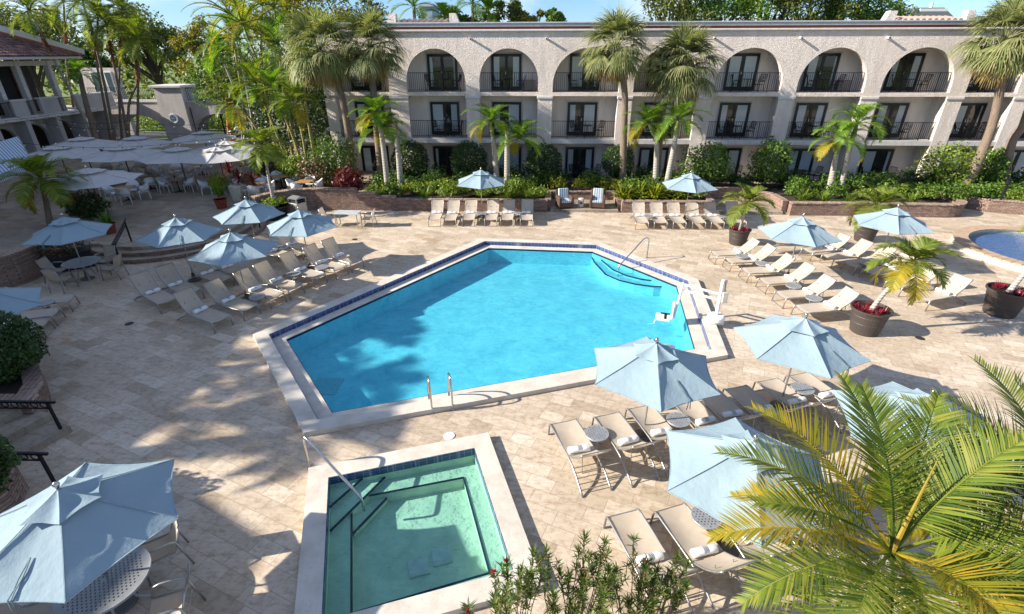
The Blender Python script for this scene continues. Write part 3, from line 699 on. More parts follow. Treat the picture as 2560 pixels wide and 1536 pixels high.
for i in range(6): a = 2*PI*i/6; mb.lathe([(.0, .10), (.05, .09), (.07, .02)], 8, c=(.15*math.cos(a), .15*math.sin(a), 0))
mb.lathe([(0, .12), (.07, .10), (.09, .02)], 10); o = obj('rosette', mb, plain('plaque_blue', (.20, .27, .36), .4), pq); o.rotation_euler = (PI/2, 0, 0)
for nm, p0, p1 in (('downpipe', (-33.15, 49.7, .5), (-33.15, 49.7, 3.3)),):
    mb = MB(); mb.tube([p0, p1], .045, 6); obj(nm, mb, m_bark, br)
car = thing('parked_suv', 'silver sport utility car parked on the road behind iron gate', 'car', (-29.3, 54.6, .02), 0)
def carbody():
    mb = MB(); secs = []
    pr = [(-2.3, .45, .95, .85), (-2.2, .3, 1.05, .92), (-1.3, .28, 1.1, .95), (-.9, .28, 1.12, .95), (1.9, .28, 1.1, .95), (2.25, .3, 1.05, .92), (2.33, .45, .95, .86)]
    for x, z0, z1, w in pr: secs.append([(x, -w, z0), (x, w, z0), (x, w, z1-.12), (x, w-.06, z1), (x, -w+.06, z1), (x, -w, z1-.12)])
    for s in secs: mb.v += s
    for i in range(len(secs)-1):
        for j in range(6): mb.f.append((i*6+j, i*6+(j+1) % 6, (i+1)*6+(j+1) % 6, (i+1)*6+j)); mb.m.append(0)
    mb.f += [tuple(range(6)), tuple(range(36, 42))]; mb.m += [0, 0]; return mb
obj('body', carbody(), m_carp, car, smooth=False, bevel=.04)
mb = MB(); sec = [(-1.35, 1.05, .84), (-.75, 1.62, .70), (.2, 1.72, .72), (1.75, 1.66, .70), (2.15, 1.06, .84)]
for x, z, w in sec: mb.v += [(x, -w, z), (x, w, z)]
for i in range(4): mb.f.append((2*i, 2*i+1, 2*i+3, 2*i+2)); mb.m.append(0)
mb.f += [(0, 2, 4, 6, 8), (9, 7, 5, 3, 1)]; mb.m += [1, 1]
mb.m[0] = 1; mb.m[3] = 1
obj('cabin', mb, [m_carp, plain('car_glass', (.02, .03, .035), .08)], car)
mb = MB(); mb.box(-.7, 1.75, -.72, .72, 1.70, 1.76); obj('roof_panel', mb, m_carp, car, bevel=.03)
for x in (-1.45, 1.45):
    for y in (-.86, .86):
        mb = MB(); mb.tube([(x, y-.11, .36), (x, y+.11, .36)], .36, 18); w = obj('wheel', mb, m_tyre, car); mb = MB(); mb.tube([(x, y-.12, .36), (x, y+.12, .36)], .21, 12); obj('rim', mb, m_alu, w)
for y in (-.7, .7): mb = MB(); mb.box(-2.36, -2.28, y-.14, y+.14, .72, .92); obj('tail_lamp', mb, m_tail, car)
# annex and distant buildings
an = thing('glazed_annex', 'small beige annex with tall white-framed windows behind the slim palms', 'building', (0, 0, 0))
A, B = F(205, 200, 52.6), F(292, 200, 52.6)
mb = MB(); mb.box(A.x, B.x, 52.6, 53.2, 0, 6.6); obj('wall', mb, m_grey, an)
for q0, q1 in ((228, 250), (262, 281)):
    a, b = F(q0, 190, 52.6).x, F(q1, 190, 52.6).x
    mb = MB(); mb.box(a, b, 52.5, 52.598, 4.3, 6.3); f = obj('window', mb, m_white, an)
    mb = MB(); mb.box(a+.12, b-.12, 52.46, 52.498, 4.42, 6.2); obj('window_glass', mb, plain('teal_glass', (.06, .10, .11), .1), f)
db = thing('far_house', 'distant white house with grey mansard roof rising above parapet at right', 'building', (0, 0, 0))
A, B, Cc = F(2262, 47, 95), F(2362, 47, 95), F(2300, 19, 95)
mb = MB(); mb.box(A.x+2, B.x, 95, 107, 0, 14.0); obj('wall', mb, m_white, db)
zt = Cc.z; mb = MB(); mb.add([(A.x, 94, zt-1.6), (B.x+1, 94, zt-1.6), (B.x+1, 108, zt-1.6), (A.x, 108, zt-1.6), (A.x+1.6, 95.5, zt), (B.x-.3, 95.5, zt), (B.x-.3, 106, zt), (A.x+1.6, 106, zt)], [(3, 2, 1, 0), (4, 5, 6, 7), (0, 1, 5, 4), (1, 2, 6, 5), (2, 3, 7, 6), (3, 0, 4, 7)])
obj('mansard_roof', mb, plain('slate_grey', (.10, .10, .11), .8), db)
mb = MB(); mb.tube([(A.x+6, 99, zt), (A.x+6, 99, zt+.9)], .25, 8); obj('roof_vent', mb, m_white, db)
d2 = thing('far_block', 'small pale blue-grey building seen between feather palms above the roof', 'building', (0, 0, 0))
A, B = F(1052, 26, 110), F(1080, 26, 110); mb = MB(); mb.box(A.x, B.x, 110, 118, 0, A.z+.6); obj('wall', mb, plain('blue_grey_wall', (.30, .40, .48), .7), d2); mb = MB(); mb.box(A.x-.3, B.x+.3, 109.7, 118.3, A.z+.602, A.z+1.); obj('roof', mb, m_fascia, d2)
# ================================================================ FURNITURE
def canopy_mesh(R, n, z0, z1, t0=0., sag=.05, pinch=.06, crumple=0., seed=0, nt=7, ns=8):
    mb = MB(); rr = random.Random(seed)
    for k in range(n):
        a0, a1 = 2*PI*k/n, 2*PI*(k+1)/n; base = len(mb.v)
        for i in range(nt+1):
            t = t0+(1-t0)*i/nt
            for j in range(ns+1):
                s = j/ns; e = 4*s*(1-s)
                x = (math.cos(a0)*(1-s)+math.cos(a1)*s)*R*t; y = (math.sin(a0)*(1-s)+math.sin(a1)*s)*R*t
                f = 1-pinch*e*t*t; z = z0+(z1-z0)*t-sag*e*math.sin(PI*min(1, t*.85))-.02*math.sin(PI*t)
                if crumple: z += crumple*noise.noise((x*3.1+seed*5, y*3.1, seed*2.))*min(1, t*2)*(e*.8+.2)
                mb.v.append((x*f, y*f, z))
        for i in range(nt):
            for j in range(ns):
                a = base+i*(ns+1)+j; mb.f.append((a, a+ns+1, a+ns+2, a+1)); mb.m.append(0)
    return mb
def make_umbrella(name, label, R, n, top, rim, zb, mcv, mpole, pr, seed, tie=True):
    t = thing(name, label, 'umbrella', (0, 0, 0))
    cm = canopy_mesh(R, n, top-.06, rim, .0, .045, .05, .022, seed); o = obj('canopy', cm, mcv, t, smooth=False, norm=False); o.data.polygons.foreach_set('use_smooth', [True]*len(o.data.polygons))
    mb = MB()
    for k in range(n):          # stitched hem and seam binding
        a = 2*PI*k/n; mb.tube([(R*.02*math.cos(a), R*.02*math.sin(a), top-.05), (R*.5*math.cos(a), R*.5*math.sin(a), (top+rim)/2-.035), (R*math.cos(a), R*math.sin(a), rim+.006)], .009, 4)
        b = 2*PI*(k+1)/n; p = Vector((R*math.cos(a), R*math.sin(a), rim)); q = Vector((R*math.cos(b), R*math.sin(b), rim)); mid = (p+q)/2*.95
        pts = []
        for j in range(9):
            s = j/8; e = 4*s*(1-s); v = p.lerp(q, s); v = Vector((v.x*(1-.05*e), v.y*(1-.05*e), rim-.045*e*math.sin(PI*.85)-.005)); pts.append(v)
        mb.tube(pts, .010, 4)
    obj('seam_binding', mb, mcv, o)
    vc = canopy_mesh(R*.36, n, top-.005, top-.005-(top-rim)*.40+.07, .06, .03, .10, .06, seed+3, 5, 8); o2 = obj('vent_cap', vc, mcv, t, norm=False); o2.data.polygons.foreach_set('use_smooth', [True]*len(o2.data.polygons))
    mb = MB(); mb.tube([(0, 0, zb), (0, 0, top)], pr, 10); obj('pole', mb, mpole, t, smooth=False)
    mb = MB(); mb.lathe([(.0, .02), (.022, .02), (.018, -.01), (.034, .035), (.044, .065), (.034, .097), (0, .11)], 12, c=(0, 0, top)); obj('finial', mb, m_steel if mcv is m_canvas else m_white, t, smooth=True)
    for k in range(n):
        a = 2*PI*k/n; mb = MB(); mb.tube([(.04*math.cos(a), .04*math.sin(a), top-.12), (R*.97*math.cos(a), R*.97*math.sin(a), rim-.02)], .010, 4)
        mb.tube([(.05*math.cos(a), .05*math.sin(a), rim-.12), (R*.5*math.cos(a), R*.5*math.sin(a), (top+rim)/2-.08)], .009, 4); obj('rib', mb, mpole, t)
    mb = MB(); mb.lathe([(.23, zb), (.23, zb+.05), (.08, zb+.09), (.045, zb+.32), (0, zb+.32)], 20); obj('base', mb, m_base, t)
    if tie:
        mb = MB(); a = 2*PI*(n-.62)/n
        a = 2*PI*(n-1.5)/n
        def at(q, w):
            z0 = top-.06; z = z0+(rim-z0)*q-.045*math.sin(PI*min(1, q*.85))-.02*math.sin(PI*q); r = R*q*math.cos(PI/n)*(1-.05*q*q); return Vector((r*math.cos(a)-w*math.sin(a), r*math.sin(a)+w*math.cos(a), z+.028))
        for w in (-.012, .016): mb.tube([at(.60, 0), at(.70, w), at(.80, w*1.6), at(.9, w*.6), at(1.0, w*1.5), at(1.01, w*2)-Vector((0, 0, .10)), at(1.005, w*3)-Vector((0, 0, .2))], .009, 4)
        obj('tie_strap', mb, plain('strap_grey_blue', (.16, .24, .27), .8), t)
    return t
m_base = plain('bronze_umbrella_base', (.13, .12, .105), .6)
UMB = [Kind(make_umbrella('blue_umbrella', 'x', 1.40, 6, 2.5, 1.83, 0, m_canvas, m_alu, .021, s)) for s in (1, 2, 3)]
GU = 'pale blue pool umbrellas'
UL = [((-10.2, 15.64), 40, 'pale blue umbrella nearest pool corner in left lounger group, half in shade'),
      ((-13.13, 17.2), 34, 'pale blue umbrella standing just in front of the curved steps'),
      ((-9.07, 18.41), 0, 'pale blue umbrella at far right of left lounger group, beside low drain'),
      ((-11.9, 19.8), 14, 'pale blue umbrella nearest the steel litter bin'),
      ((-17.34, 17.12), 0, 'shaded blue umbrella over round table beside curved steps'),
      ((-2.93, 26.1), 35, 'pale blue umbrella over the six loungers left of the wicker armchairs'),
      ((7.6, 25.75), 28, 'pale blue umbrella over the six loungers right of the wicker armchairs'),
      ((9.63, 18.31), 28, 'pale blue umbrella between the two right-hand lounger rows, nearer the pool'),
      ((13.81, 19.72), 8, 'pale blue umbrella partly in front of potted palm near wading pool'),
      ((6.05, 10.29), 31, 'large-looking blue umbrella right of the pool lift, over near lounger row'),
      ((2.5, 9.03), 25, 'pale blue umbrella overlapping the near right corner of the pool'),
      ((3.40, 6.15), 18, 'pale blue umbrella partly hidden by near feather palm fronds'),
      ((6.89, 7.47), 15, 'blue umbrella behind the big feather palm at lower right'),
      ((-6.45, 4.72), 6, 'big blue umbrella over perforated table at lower left corner'),
      ((-14.5, 11.1), 14, 'shaded blue umbrella cut off by left edge of picture')]
for i, ((x, y), a, lab) in enumerate(UL): UMB[i % 3].put(lab, (x, y, 0), rad(a), 1., GU)
WU = Kind(make_umbrella('market_umbrella', 'x', 2.25, 8, 2.5, 1.90, 0, m_wcanvas, m_darkwood, .035, 8, False))
WL = [((-21.8, 23.7), 'off-white market umbrella alone at front of terrace beside the terrace palm'),
      (G(199, 340, 2.98), 'off-white umbrella at back left, below porch railing'),
      (G(140, 361, 2.98), 'off-white umbrella at front left, beside striped awning'),
      (G(336, 338, 2.98), 'off-white umbrella in front of the hedge archway'),
      (G(505, 325, 2.98), 'off-white umbrella in front of the iron gate and silver car'),
      (G(300, 362, 2.98), 'off-white umbrella in the middle of front terrace row'),
      (G(440, 365, 2.98), 'shaded off-white umbrella next to the sunlit one in front row'),
      (G(563, 350, 2.98), 'sunlit cream umbrella behind another, at back right of terrace'),
      (G(540, 365, 2.98), 'sunlit cream umbrella nearest the cane palms')]
for i, (p, lab) in enumerate(WL): WU.put(lab, (p[0], p[1], .452), rad(13*i), 1. if i else .98, 'off-white market umbrellas on the terrace')
# --- sun loungers
def make_lounger(name, ang):
    t = thing(name, 'x', 'sun lounger', (0, 0, 0)); w = .31
    for s in (-1, 1):
        mb = MB(); x = s*w
        mb.tube([(x, .02, .0), (x, .06, .33), (x, .10, .365), (x, .2, .375), (x, .7, .372), (x, 1.1, .36), (x, 1.35, .315), (x, 1.6, .21), (x, 1.85, .06), (x, 1.93, .012)], .021, 7); obj('side_rail', mb, m_alu, t, smooth=True)
    for q, rr in (([(-w, .02, .012), (w, .02, .012)], .013), ([(-w, .08, .34), (0, .06, .315), (w, .08, .34)], .016)): mb = MB(); mb.tube(q, rr, 6); obj('foot_bar', mb, m_alu, t)
    for y, z in ((1.42, .285), (1.52, .245), (1.62, .20), (1.72, .14), (1.82, .08)): mb = MB(); mb.tube([(-w, y, z), (w, y, z)], .011, 5); obj('rear_rung', mb, m_alu, t)
    def sheet(fn, nu, nv):
        mb = MB()
        for i in range(nv+1):
            for j in range(nu+1): mb.v.append(fn(-1+2*j/nu, i/nv))
        for i in range(nv):
            for j in range(nu): a = i*(nu+1)+j; mb.f.append((a, a+1, a+nu+2, a+nu+1)); mb.m.append(0)
        return mb
    hz, hy = .40, 1.16
    seat = sheet(lambda u, v: (u*.295, .07+v*(hy-.07), .372+.03*v-.028*(1-u*u)*math.sin(PI*v)-.02*(1-u*u)-(.03 if v < .01 else 0)), 6, 12)
    o = obj('seat', seat, m_sling, t, norm=False); o.data.polygons.foreach_set('use_smooth', [True]*len(o.data.polygons))
    ca, sa = math.cos(ang), math.sin(ang); L = .80
    def bp(u, v):
        b = -.028*(1-u*u)-.05*math.sin(PI*v)*1.; l = L*v
        return (u*.295, hy+.01+l*ca+b*-sa*-1*0+l*0-b*sa, hz+l*sa+b*ca)
    back = sheet(bp, 6, 10); o = obj('backrest', back, m_sling, t, norm=False); o.data.polygons.foreach_set('use_smooth', [True]*len(o.data.polygons))
    for s in (-1, 1):
        mb = MB(); mb.tube([(s*.305, hy+.01+L*v*ca+.05*math.sin(PI*v)*sa, hz-.012+L*v*sa-.05*math.sin(PI*v)*ca) for v in (0, .15, .35, .5, .7, .85, 1.)], .017, 6); obj('back_tube', mb, m_alu, t, smooth=True)
    for q in ([(-.30, hy+.01+L*ca, hz+L*sa), (.30, hy+.01+L*ca, hz+L*sa)], [(-.30, hy, hz-.02), (.30, hy, hz-.02)]): mb = MB(); mb.tube(q, .0135, 6); obj('cross_tube', mb, m_alu, t)
    mb = MB(); y, z = hy+.45*ca, hz+.45*sa-.03
    for s in (-1, 1): mb.tube([(s*.17, y, z), (s*.17, y+.06, .24)], .010, 5)
    mb.tube([(-.17, y+.06, .24), (.17, y+.06, .24)], .010, 5); obj('prop_bar', mb, m_alu, t)
    return t
LG = Kind(make_lounger('sun_lounger', rad(42))); LGH = Kind(make_lounger('sun_lounger', rad(50)))
def make_towel():
    t = thing('rolled_towel', 'x', 'towel', (0, 0, 0)); mb = MB(); vs = []; k = 18
    for x in (-.225, -.215, -.1, 0, .1, .215, .225):
        r = .062 if abs(x) > .22 else .07
        for j in range(k): a = 2*PI*j/k; vs.append((x, r*1.08*math.cos(a), .066+r*.93*math.sin(a)+.002*math.sin(x*40)))
    mb.add(vs, [(i*k+j, i*k+(j+1) % k, (i+1)*k+(j+1) % k, (i+1)*k+j) for i in range(6) for j in range(k)]+[tuple(range(k-1, -1, -1)), tuple(range(6*k, 7*k))])
    obj('towel_roll', mb, m_towel, t, smooth=True)
    mb = MB()
    for x in (-.05, -.025, .0, .025): mb.tube([(x, 0, .066), (x+.011, 0, .066)], .0745, 18, cap=False)
    obj('stripe_band', mb, m_towelstripe, t)
    return t
TW = Kind(make_towel())
def lounger(px, head_deg, label, tl, group, kind=None, towel=True, sc=1.):
    h = G(px[0], px[1], .43); d = Vector((math.cos(rad(head_deg)), math.sin(rad(head_deg)), 0))
    f = h-d*1.10; rz = rad(head_deg-90); j = rnd.uniform(-.02, .02)
    (kind or LG).put(label, (f.x, f.y, 0), rz+j, 1., group)
    if towel:
        p = Vector((f.x, f.y, 0))+d*1.085; s = Vector((-d.y, d.x, 0))*rnd.uniform(-.05, .05); TW.put(tl, (p.x+s.x, p.y+s.y, .372), rz+rnd.uniform(-.08, .08), 1., 'white rolled towels on loungers')
def row(pts, head, what, order, group, kind=None):
    n = len(pts)
    for i, p in enumerate(pts):
        w = 'nearest' if i == 0 else 'farthest' if i == n-1 else ORD[i]
        hd = head[i] if isinstance(head, list) else head
        pos = order(i, n)
        lounger(p, hd, 'sling lounger, %s in %s' % (pos, what), 'rolled towel, %s in %s' % (pos, what), group, kind)
fromleft = lambda i, n: 'leftmost' if i == 0 else 'rightmost' if i == n-1 else ORD[i]+' from left'
fromnear = lambda i, n: 'nearest' if i == 0 else 'farthest' if i == n-1 else ORD[i]+' nearest'
row([(497, 776), (567.5, 750), (639, 721), (687, 700), (748, 674), (804, 654), (846, 638)], [156, 158, 155, 155, 154, 153, 151], 'the left row along the pool edge', fromnear, 'loungers in the left group', LGH)
row([(379, 730), (441, 709), (517, 681), (566, 666), (682, 626), (728, 609)], [150, 150, 151, 152, 152, 152], 'the left row nearer the curved steps', fromnear, 'loungers in the left group', LGH)
row([(1092, 531), (1132, 532), (1177, 531), (1232, 531), (1270, 531), (1318, 531)], [93, 90, 90, 89, 90, 90], 'the brick-wall row left of wicker armchairs', fromleft, 'loungers along the brick wall')
row([(1599, 538), (1644, 538), (1688, 538), (1735, 538), (1780, 538), (1835, 537)], [88, 88, 90, 90, 90, 88], 'the brick-wall row right of wicker armchairs', fromleft, 'loungers along the brick wall')
row([(2075, 763), (2022, 729), (1976, 696), (1928, 671), (1884, 646), (1846, 629)], [12, 11, 10, 9, 8, 7], 'the right-hand row facing the pool lift', fromnear, 'loungers in the right group')
row([(2360, 730), (2293, 698), (2231, 669), (2180, 650), (2125, 634), (2072, 618)], [20, 19, 18, 17, 16, 16], 'the right-hand row nearer the wading pool', fromnear, 'loungers in the right group')
row([(1452, 1124), (1571, 1103), (1658, 1080), (1767, 1053), (1835, 1036), (1912, 1024), (1993, 1004), (2073, 987)], [-71, -70, -70, -71, -71, -71, -72, -72], 'the near row below the pool corner', fromleft, 'loungers in the near group')
row([(1628, 1398), (1762, 1380), (1884, 1344), (2005, 1312), (2118, 1290)], [-72, -70, -70, -70, -70], 'the nearest row among oleander and palm fronds', fromleft, 'loungers in the near group')
for i, (px, tz) in enumerate((((179, 746), 0), ((141, 780), 0), ((113, 808), 0), ((81, 841), 0))):
    f = G(px[0], px[1], .36); d = Vector((math.cos(rad(203)), math.sin(rad(203)), 0)); lab = ['farthest', 'second farthest', 'third farthest', 'nearest'][i]
    LG.put('beige sling lounger at left picture edge, %s of four under the cut-off umbrella' % lab, (f.x-d.x*.05, f.y-d.y*.05, 0), rad(113), 1., 'loungers at the left edge')
    p = f+d*1.05; TW.put('white rolled towel on the left-edge lounger, %s of four' % lab, (p.x, p.y, .372), rad(113), 1., 'white rolled towels on loungers')
# --- side tables
def perforated(r, z, thick, n=10, hole=.0045, ring=24):
    "flat disc with rows of small holes punched through"
    mb = MB(); outer = [(r*math.cos(2*PI*i/ring), r*math.sin(2*PI*i/ring)) for i in range(ring)]
    holes = []; p = r*1.72/n
    for i in range(-n, n+1):
        for j in range(-n, n+1):
            x = (i+.5*(j % 2))*p; y = j*p*.87
            if x*x+y*y < (r*.86)**2 and x*x+y*y > (.035 if r > .4 else 0)**2: h = p*.27; holes.append([(x+h*math.cos(PI*q/2+.4), y+h*math.sin(PI*q/2+.4)) for q in range(4)])
    mb.prism(outer, z, z+.004, holes)
    mb2 = MB(); mb2.lathe([(r+.008, z-thick), (r+.012, z), (r+.006, z+.006), (r-.012, z+.004), (r-.014, z-thick)], 28)
    return mb, mb2
m_tab = plain('grey_metal_table', (.34, .35, .36), .42, .25)
def make_side():
    t = thing('side_table', 'x', 'side table', (0, 0, 0)); a, b = perforated(.25, .45, .03, 7)
    obj('tabletop', a, m_tab, t); obj('rim', b, m_tab, t)
    for k in range(3):
        w = 2*PI*k/3; mb = MB(); mb.tube([(.14*math.cos(w), .14*math.sin(w), .44), (.08*math.cos(w), .08*math.sin(w), .25), (.12*math.cos(w), .12*math.sin(w), .10), (.22*math.cos(w), .22*math.sin(w), .012)], .013, 6); obj('leg', mb, m_tab, t)
    mb = MB(); mb.lathe([(.085, .245), (.095, .25), (.085, .255), (.075, .25)], 16); obj('brace_ring', mb, m_tab, t); return t
ST = Kind(make_side())
for px, lab in (((1492, 1083), 'between the first two loungers below pool corner'), ((1696, 1049), 'between umbrella pole and lounger, middle of near row'), ((2007, 971), 'on right side of near umbrella pole, beside far near-row lounger'), ((1766, 1292), 'in the nearest row, left of the palm fronds'),
    ((643, 741), 'at foot of third lounger in left pool-edge row'), ((734, 684), 'in front of the umbrella pole at right of left group, shaded'), ((804, 668), 'between last two loungers in left pool-edge row'), ((705, 618), 'between far loungers near the steps, sunlit'),
    ((1857, 640), 'between farthest loungers of row facing the pool lift'), ((1907, 659), 'between third and fourth loungers facing pool lift'), ((1984, 714), 'between nearer middle loungers facing pool lift'), ((2035, 745), 'next to nearest lounger facing the pool lift'), ((2097, 618), 'between far loungers by the potted palm'), ((2166, 657), 'half under the potted palm fronds'), ((2312, 716), 'beside nearest lounger of wading-pool row'),
    ((1202, 533), 'beside far umbrella pole, left brick-wall row'), ((1296, 531), 'between last two loungers, left brick-wall row'), ((1622, 541), 'between first two loungers, right brick-wall row'), ((1808, 541), 'between last two loungers, right brick-wall row'), ((112, 757), 'beside farthest lounger at left picture edge')):
    p = G(px[0], px[1], .45); ST.put('round grey side table '+lab, (p.x, p.y, 0), rnd.uniform(0, 3), 1., 'perforated side tables')
# --- sling dining chairs and big perforated tables
def make_sling_chair():
    t = thing('sling_chair', 'x', 'chair', (0, 0, 0)); w = .27
    for s in (-1, 1):
        mb = MB(); x = s*w
        mb.tube([(x, -.27, 0), (x, -.25, .40), (x, -.2, .62), (x, -.1, .655), (x, .16, .65), (x, .24, .62), (x, .30, .3), (x, .36, .0)], .018, 6); obj('side_frame', mb, m_alu, t, smooth=True)
        mb = MB(); mb.tube([(x*.93, -.24, .42), (x*.93, .18, .40), (x*.93, .25, .55), (x*.93, .36, .90)], .016, 6); obj('sling_rail', mb, m_alu, t, smooth=True)
    mb = MB()
    prof = [(-.25, .425), (-.1, .405), (.08, .395), (.17, .405), (.22, .48), (.27, .62), (.32, .77), (.37, .91)]
    for y, z in prof:
        for u in (-1, -.5, 0, .5, 1): mb.v.append((u*.25, y+.012*(1-u*u)*(z > .5), z-.015*(1-u*u)*(z < .45)))
    for i in range(len(prof)-1):
        for j in range(4): a = i*5+j; mb.f.append((a, a+1, a+6, a+5)); mb.m.append(0)
    o = obj('sling', mb, m_sling, t, norm=False); o.data.polygons.foreach_set('use_smooth', [True]*len(o.data.polygons))
    for q in ([(-w, -.25, .40), (w, -.25, .40)], [(-w, .27, .36), (w, .27, .36)], [(-.25, .365, .905), (.25, .365, .905)]): mb = MB(); mb.tube(q, .0135, 5); obj('cross_bar', mb, m_alu, t)
    return t
SCH = Kind(make_sling_chair())
def make_round_table():
    t = thing('patio_table', 'x', 'table', (0, 0, 0)); a, b = perforated(.60, .715, .035, 17); obj('tabletop', a, m_tab, t); obj('rim', b, m_tab, t)
    for k in range(4):
        w = PI/2*k+.4; mb = MB(); mb.tube([(.34*math.cos(w), .34*math.sin(w), .71), (.2*math.cos(w), .2*math.sin(w), .4), (.26*math.cos(w), .26*math.sin(w), .15), (.42*math.cos(w), .42*math.sin(w), .015)], .02, 6); obj('leg', mb, m_tab, t)
    return t
RTB = Kind(make_round_table())
def facing(c, ang_deg, r, lab, grp='sling chairs at the patio tables'):
    a = rad(ang_deg); SCH.put(lab, (c[0]+r*math.cos(a), c[1]+r*math.sin(a), 0), a-PI/2, 1., grp)
c1 = (-6.40, 4.62); RTB.put('large perforated grey table under big umbrella at lower left', (c1[0], c1[1], 0), .2, 1., 'perforated patio tables')
SCH.put('sling chair with sunlit backrest, behind lower-left table', (-6.18, 5.42, 0), rad(-48), 1., 'sling chairs at the patio tables')
SCH.put('sling chair tucked in at right of lower-left table, cut by bottom edge', (-5.36, 4.44, 0), rad(-64), 1., 'sling chairs at the patio tables')
facing(c1, 205, 1.0, 'sling chair on the far left of lower-left table, mostly hidden under umbrella')
c2 = G(208, 664, .72); RTB.put('large perforated grey table in shade beside the curved steps', (-17.34, 17.12, 0), .5, 1., 'perforated patio tables'); c2 = (-17.34, 17.12)
for a, l in ((190, 'on left side of the shaded round table'), (268, 'on near side of the shaded round table'), (10, 'on right side of the shaded round table'), (85, 'behind the shaded round table, nearest the steps')): facing(c2, a, .98, 'sling chair '+l)
p = G(85, 905); SCH.put('lone sling chair beside clipped hedge at left edge', (p.x, p.y, 0), rad(200), 1., 'sling chairs at the patio tables')
# rectangular glass table by the retaining wall
t = thing('glass_table', 'rectangular pale table with metal legs in front of brick wall left of loungers', 'table', (0, 0, 0)); A = G(868, 531, .72); t.location = (A.x, A.y, 0)
mb = MB(); mb.box(-.62, .62, -.36, .36, .705, .725); obj('tabletop', mb, plain('frosted_tabletop', (.55, .60, .60), .15), t, bevel=.006)
for sx in (-1, 1):
    for sy in (-1, 1): mb = MB(); mb.tube([(sx*.55, sy*.30, 0), (sx*.55, sy*.30, .70)], .022, 7); obj('leg', mb, m_alu, t)
facing((A.x-.05, A.y), 178, .95, 'sling chair at left end of the rectangular table'); facing((A.x+.05, A.y), 2, .95, 'sling chair at right end of the rectangular table')
# --- white wicker dining chairs and wood tables on the terrace
def make_wicker_chair():
    t = thing('wicker_chair', 'x', 'chair', (0, 0, 0)); 
    for x in (-.24, .24):
        for q in ([(x, -.24, 0), (x*.95, -.22, .43)], [(x, .26, 0), (x*.9, .22, .43)]): mb = MB(); mb.tube(q, .018, 6); obj('leg', mb, m_wicker, t)
    mb = MB(); mb.box(-.26, .26, -.26, .24, .42, .46); obj('seat', mb, m_wicker, t, bevel=.02)
    mb = MB(); n = 14
    for i in range(n+1):
        a = rad(-35+250*i/n); h = .66+.22*max(0, math.sin(rad(-35+250*i/n)))
        for z in (.46, h): mb.v.append((.30*math.cos(a)*(1 if z < .5 else 1.06), .02+.27*math.sin(a)*(1 if z < .5 else 1.12), z))
    for i in range(n): mb.f.append((2*i, 2*i+2, 2*i+3, 2*i+1)); mb.m.append(0)
    o = obj('backrest', mb, m_wicker, t, smooth=True); s = o.modifiers.new('thick', 'SOLIDIFY'); s.thickness = .022
    mb = MB(); mb.tube([(.318*math.cos(rad(-35+250*i/n)), .02+.30*math.sin(rad(-35+250*i/n)), .665+.22*max(0, math.sin(rad(-35+250*i/n)))) for i in range(n+1)], .022, 6); obj('arm_rail', mb, m_wicker, t)
    return t
WCH = Kind(make_wicker_chair())
def make_wood_table():
    t = thing('dining_table', 'x', 'table', (0, 0, 0)); mb = MB(); mb.box(-.42, .42, -.42, .42, .715, .75); obj('tabletop', mb, m_wood, t, bevel=.008)
    mb = MB(); mb.tube([(0, 0, .02), (0, 0, .71)], .035, 8); obj('pedestal', mb, m_black, t); mb = MB()
    for k in range(4): w = PI/2*k+PI/4; mb.tube([(0, 0, .06), (.3*math.cos(w), .3*math.sin(w), .015)], .022, 5)
    obj('foot', mb, m_black, t); return t
WTB = Kind(make_wood_table())
TS = [((311, 469), 'front table under the lone white umbrella', 20, 4), ((369, 443), 'second table back from the lone white umbrella', 50, 4), ((441, 449), 'table in open shade left of the red cordyline', 10, 3), ((545, 451), 'table partly behind the red cordyline', 30, 4), ((637, 462), 'sunlit table between cordyline and slim palm', 15, 4), ((761, 454), 'sunlit square table at right end of terrace', 0, 4), ((700, 441), 'table behind the slim terrace palm', 40, 3),
      ((430, 422), 'dim table under white canopies, centre', 20, 4), ((350, 417), 'dim table under white canopies, left of centre', 35, 4), ((500, 410), 'dim table under white canopies, right of centre', 60, 4), ((600, 412), 'table under the sunlit cream umbrellas', 10, 4), ((262, 420), 'dim table under white canopies, far left', 45, 3), ((215, 462), 'table beside terrace palm at left', 30, 3), ((655, 398), 'table at back beside the cane palms', 25, 3)]
seen_w = set()
for px, lab, rot, n in TS:
    p = G(px[0], px[1], 1.19); WTB.put('square wood table, '+lab, (p.x, p.y, .454), rad(rot), 1., 'wood dining tables on the terrace')
    for k in range(n):
        a = rad(rot+90*k+rnd.uniform(-12, 12)); r = .72+rnd.uniform(-.04, .12)
        d = Vector((math.cos(a), math.sin(a))); side = max((('right', d.x), ('left', -d.x), ('far', d.y), ('near', -d.y)), key=lambda q: q[1])[0]
        lb_ = 'white wicker chair, %s side of %s' % (side, lab)
        if lb_ in seen_w: lb_ = lb_.replace('white wicker chair', 'other white wicker chair')
        seen_w.add(lb_)
        WCH.put(lb_, (p.x+r*d.x, p.y+r*d.y, .454), a-PI/2+rnd.uniform(-.2, .2), 1., 'white wicker chairs on the terrace')
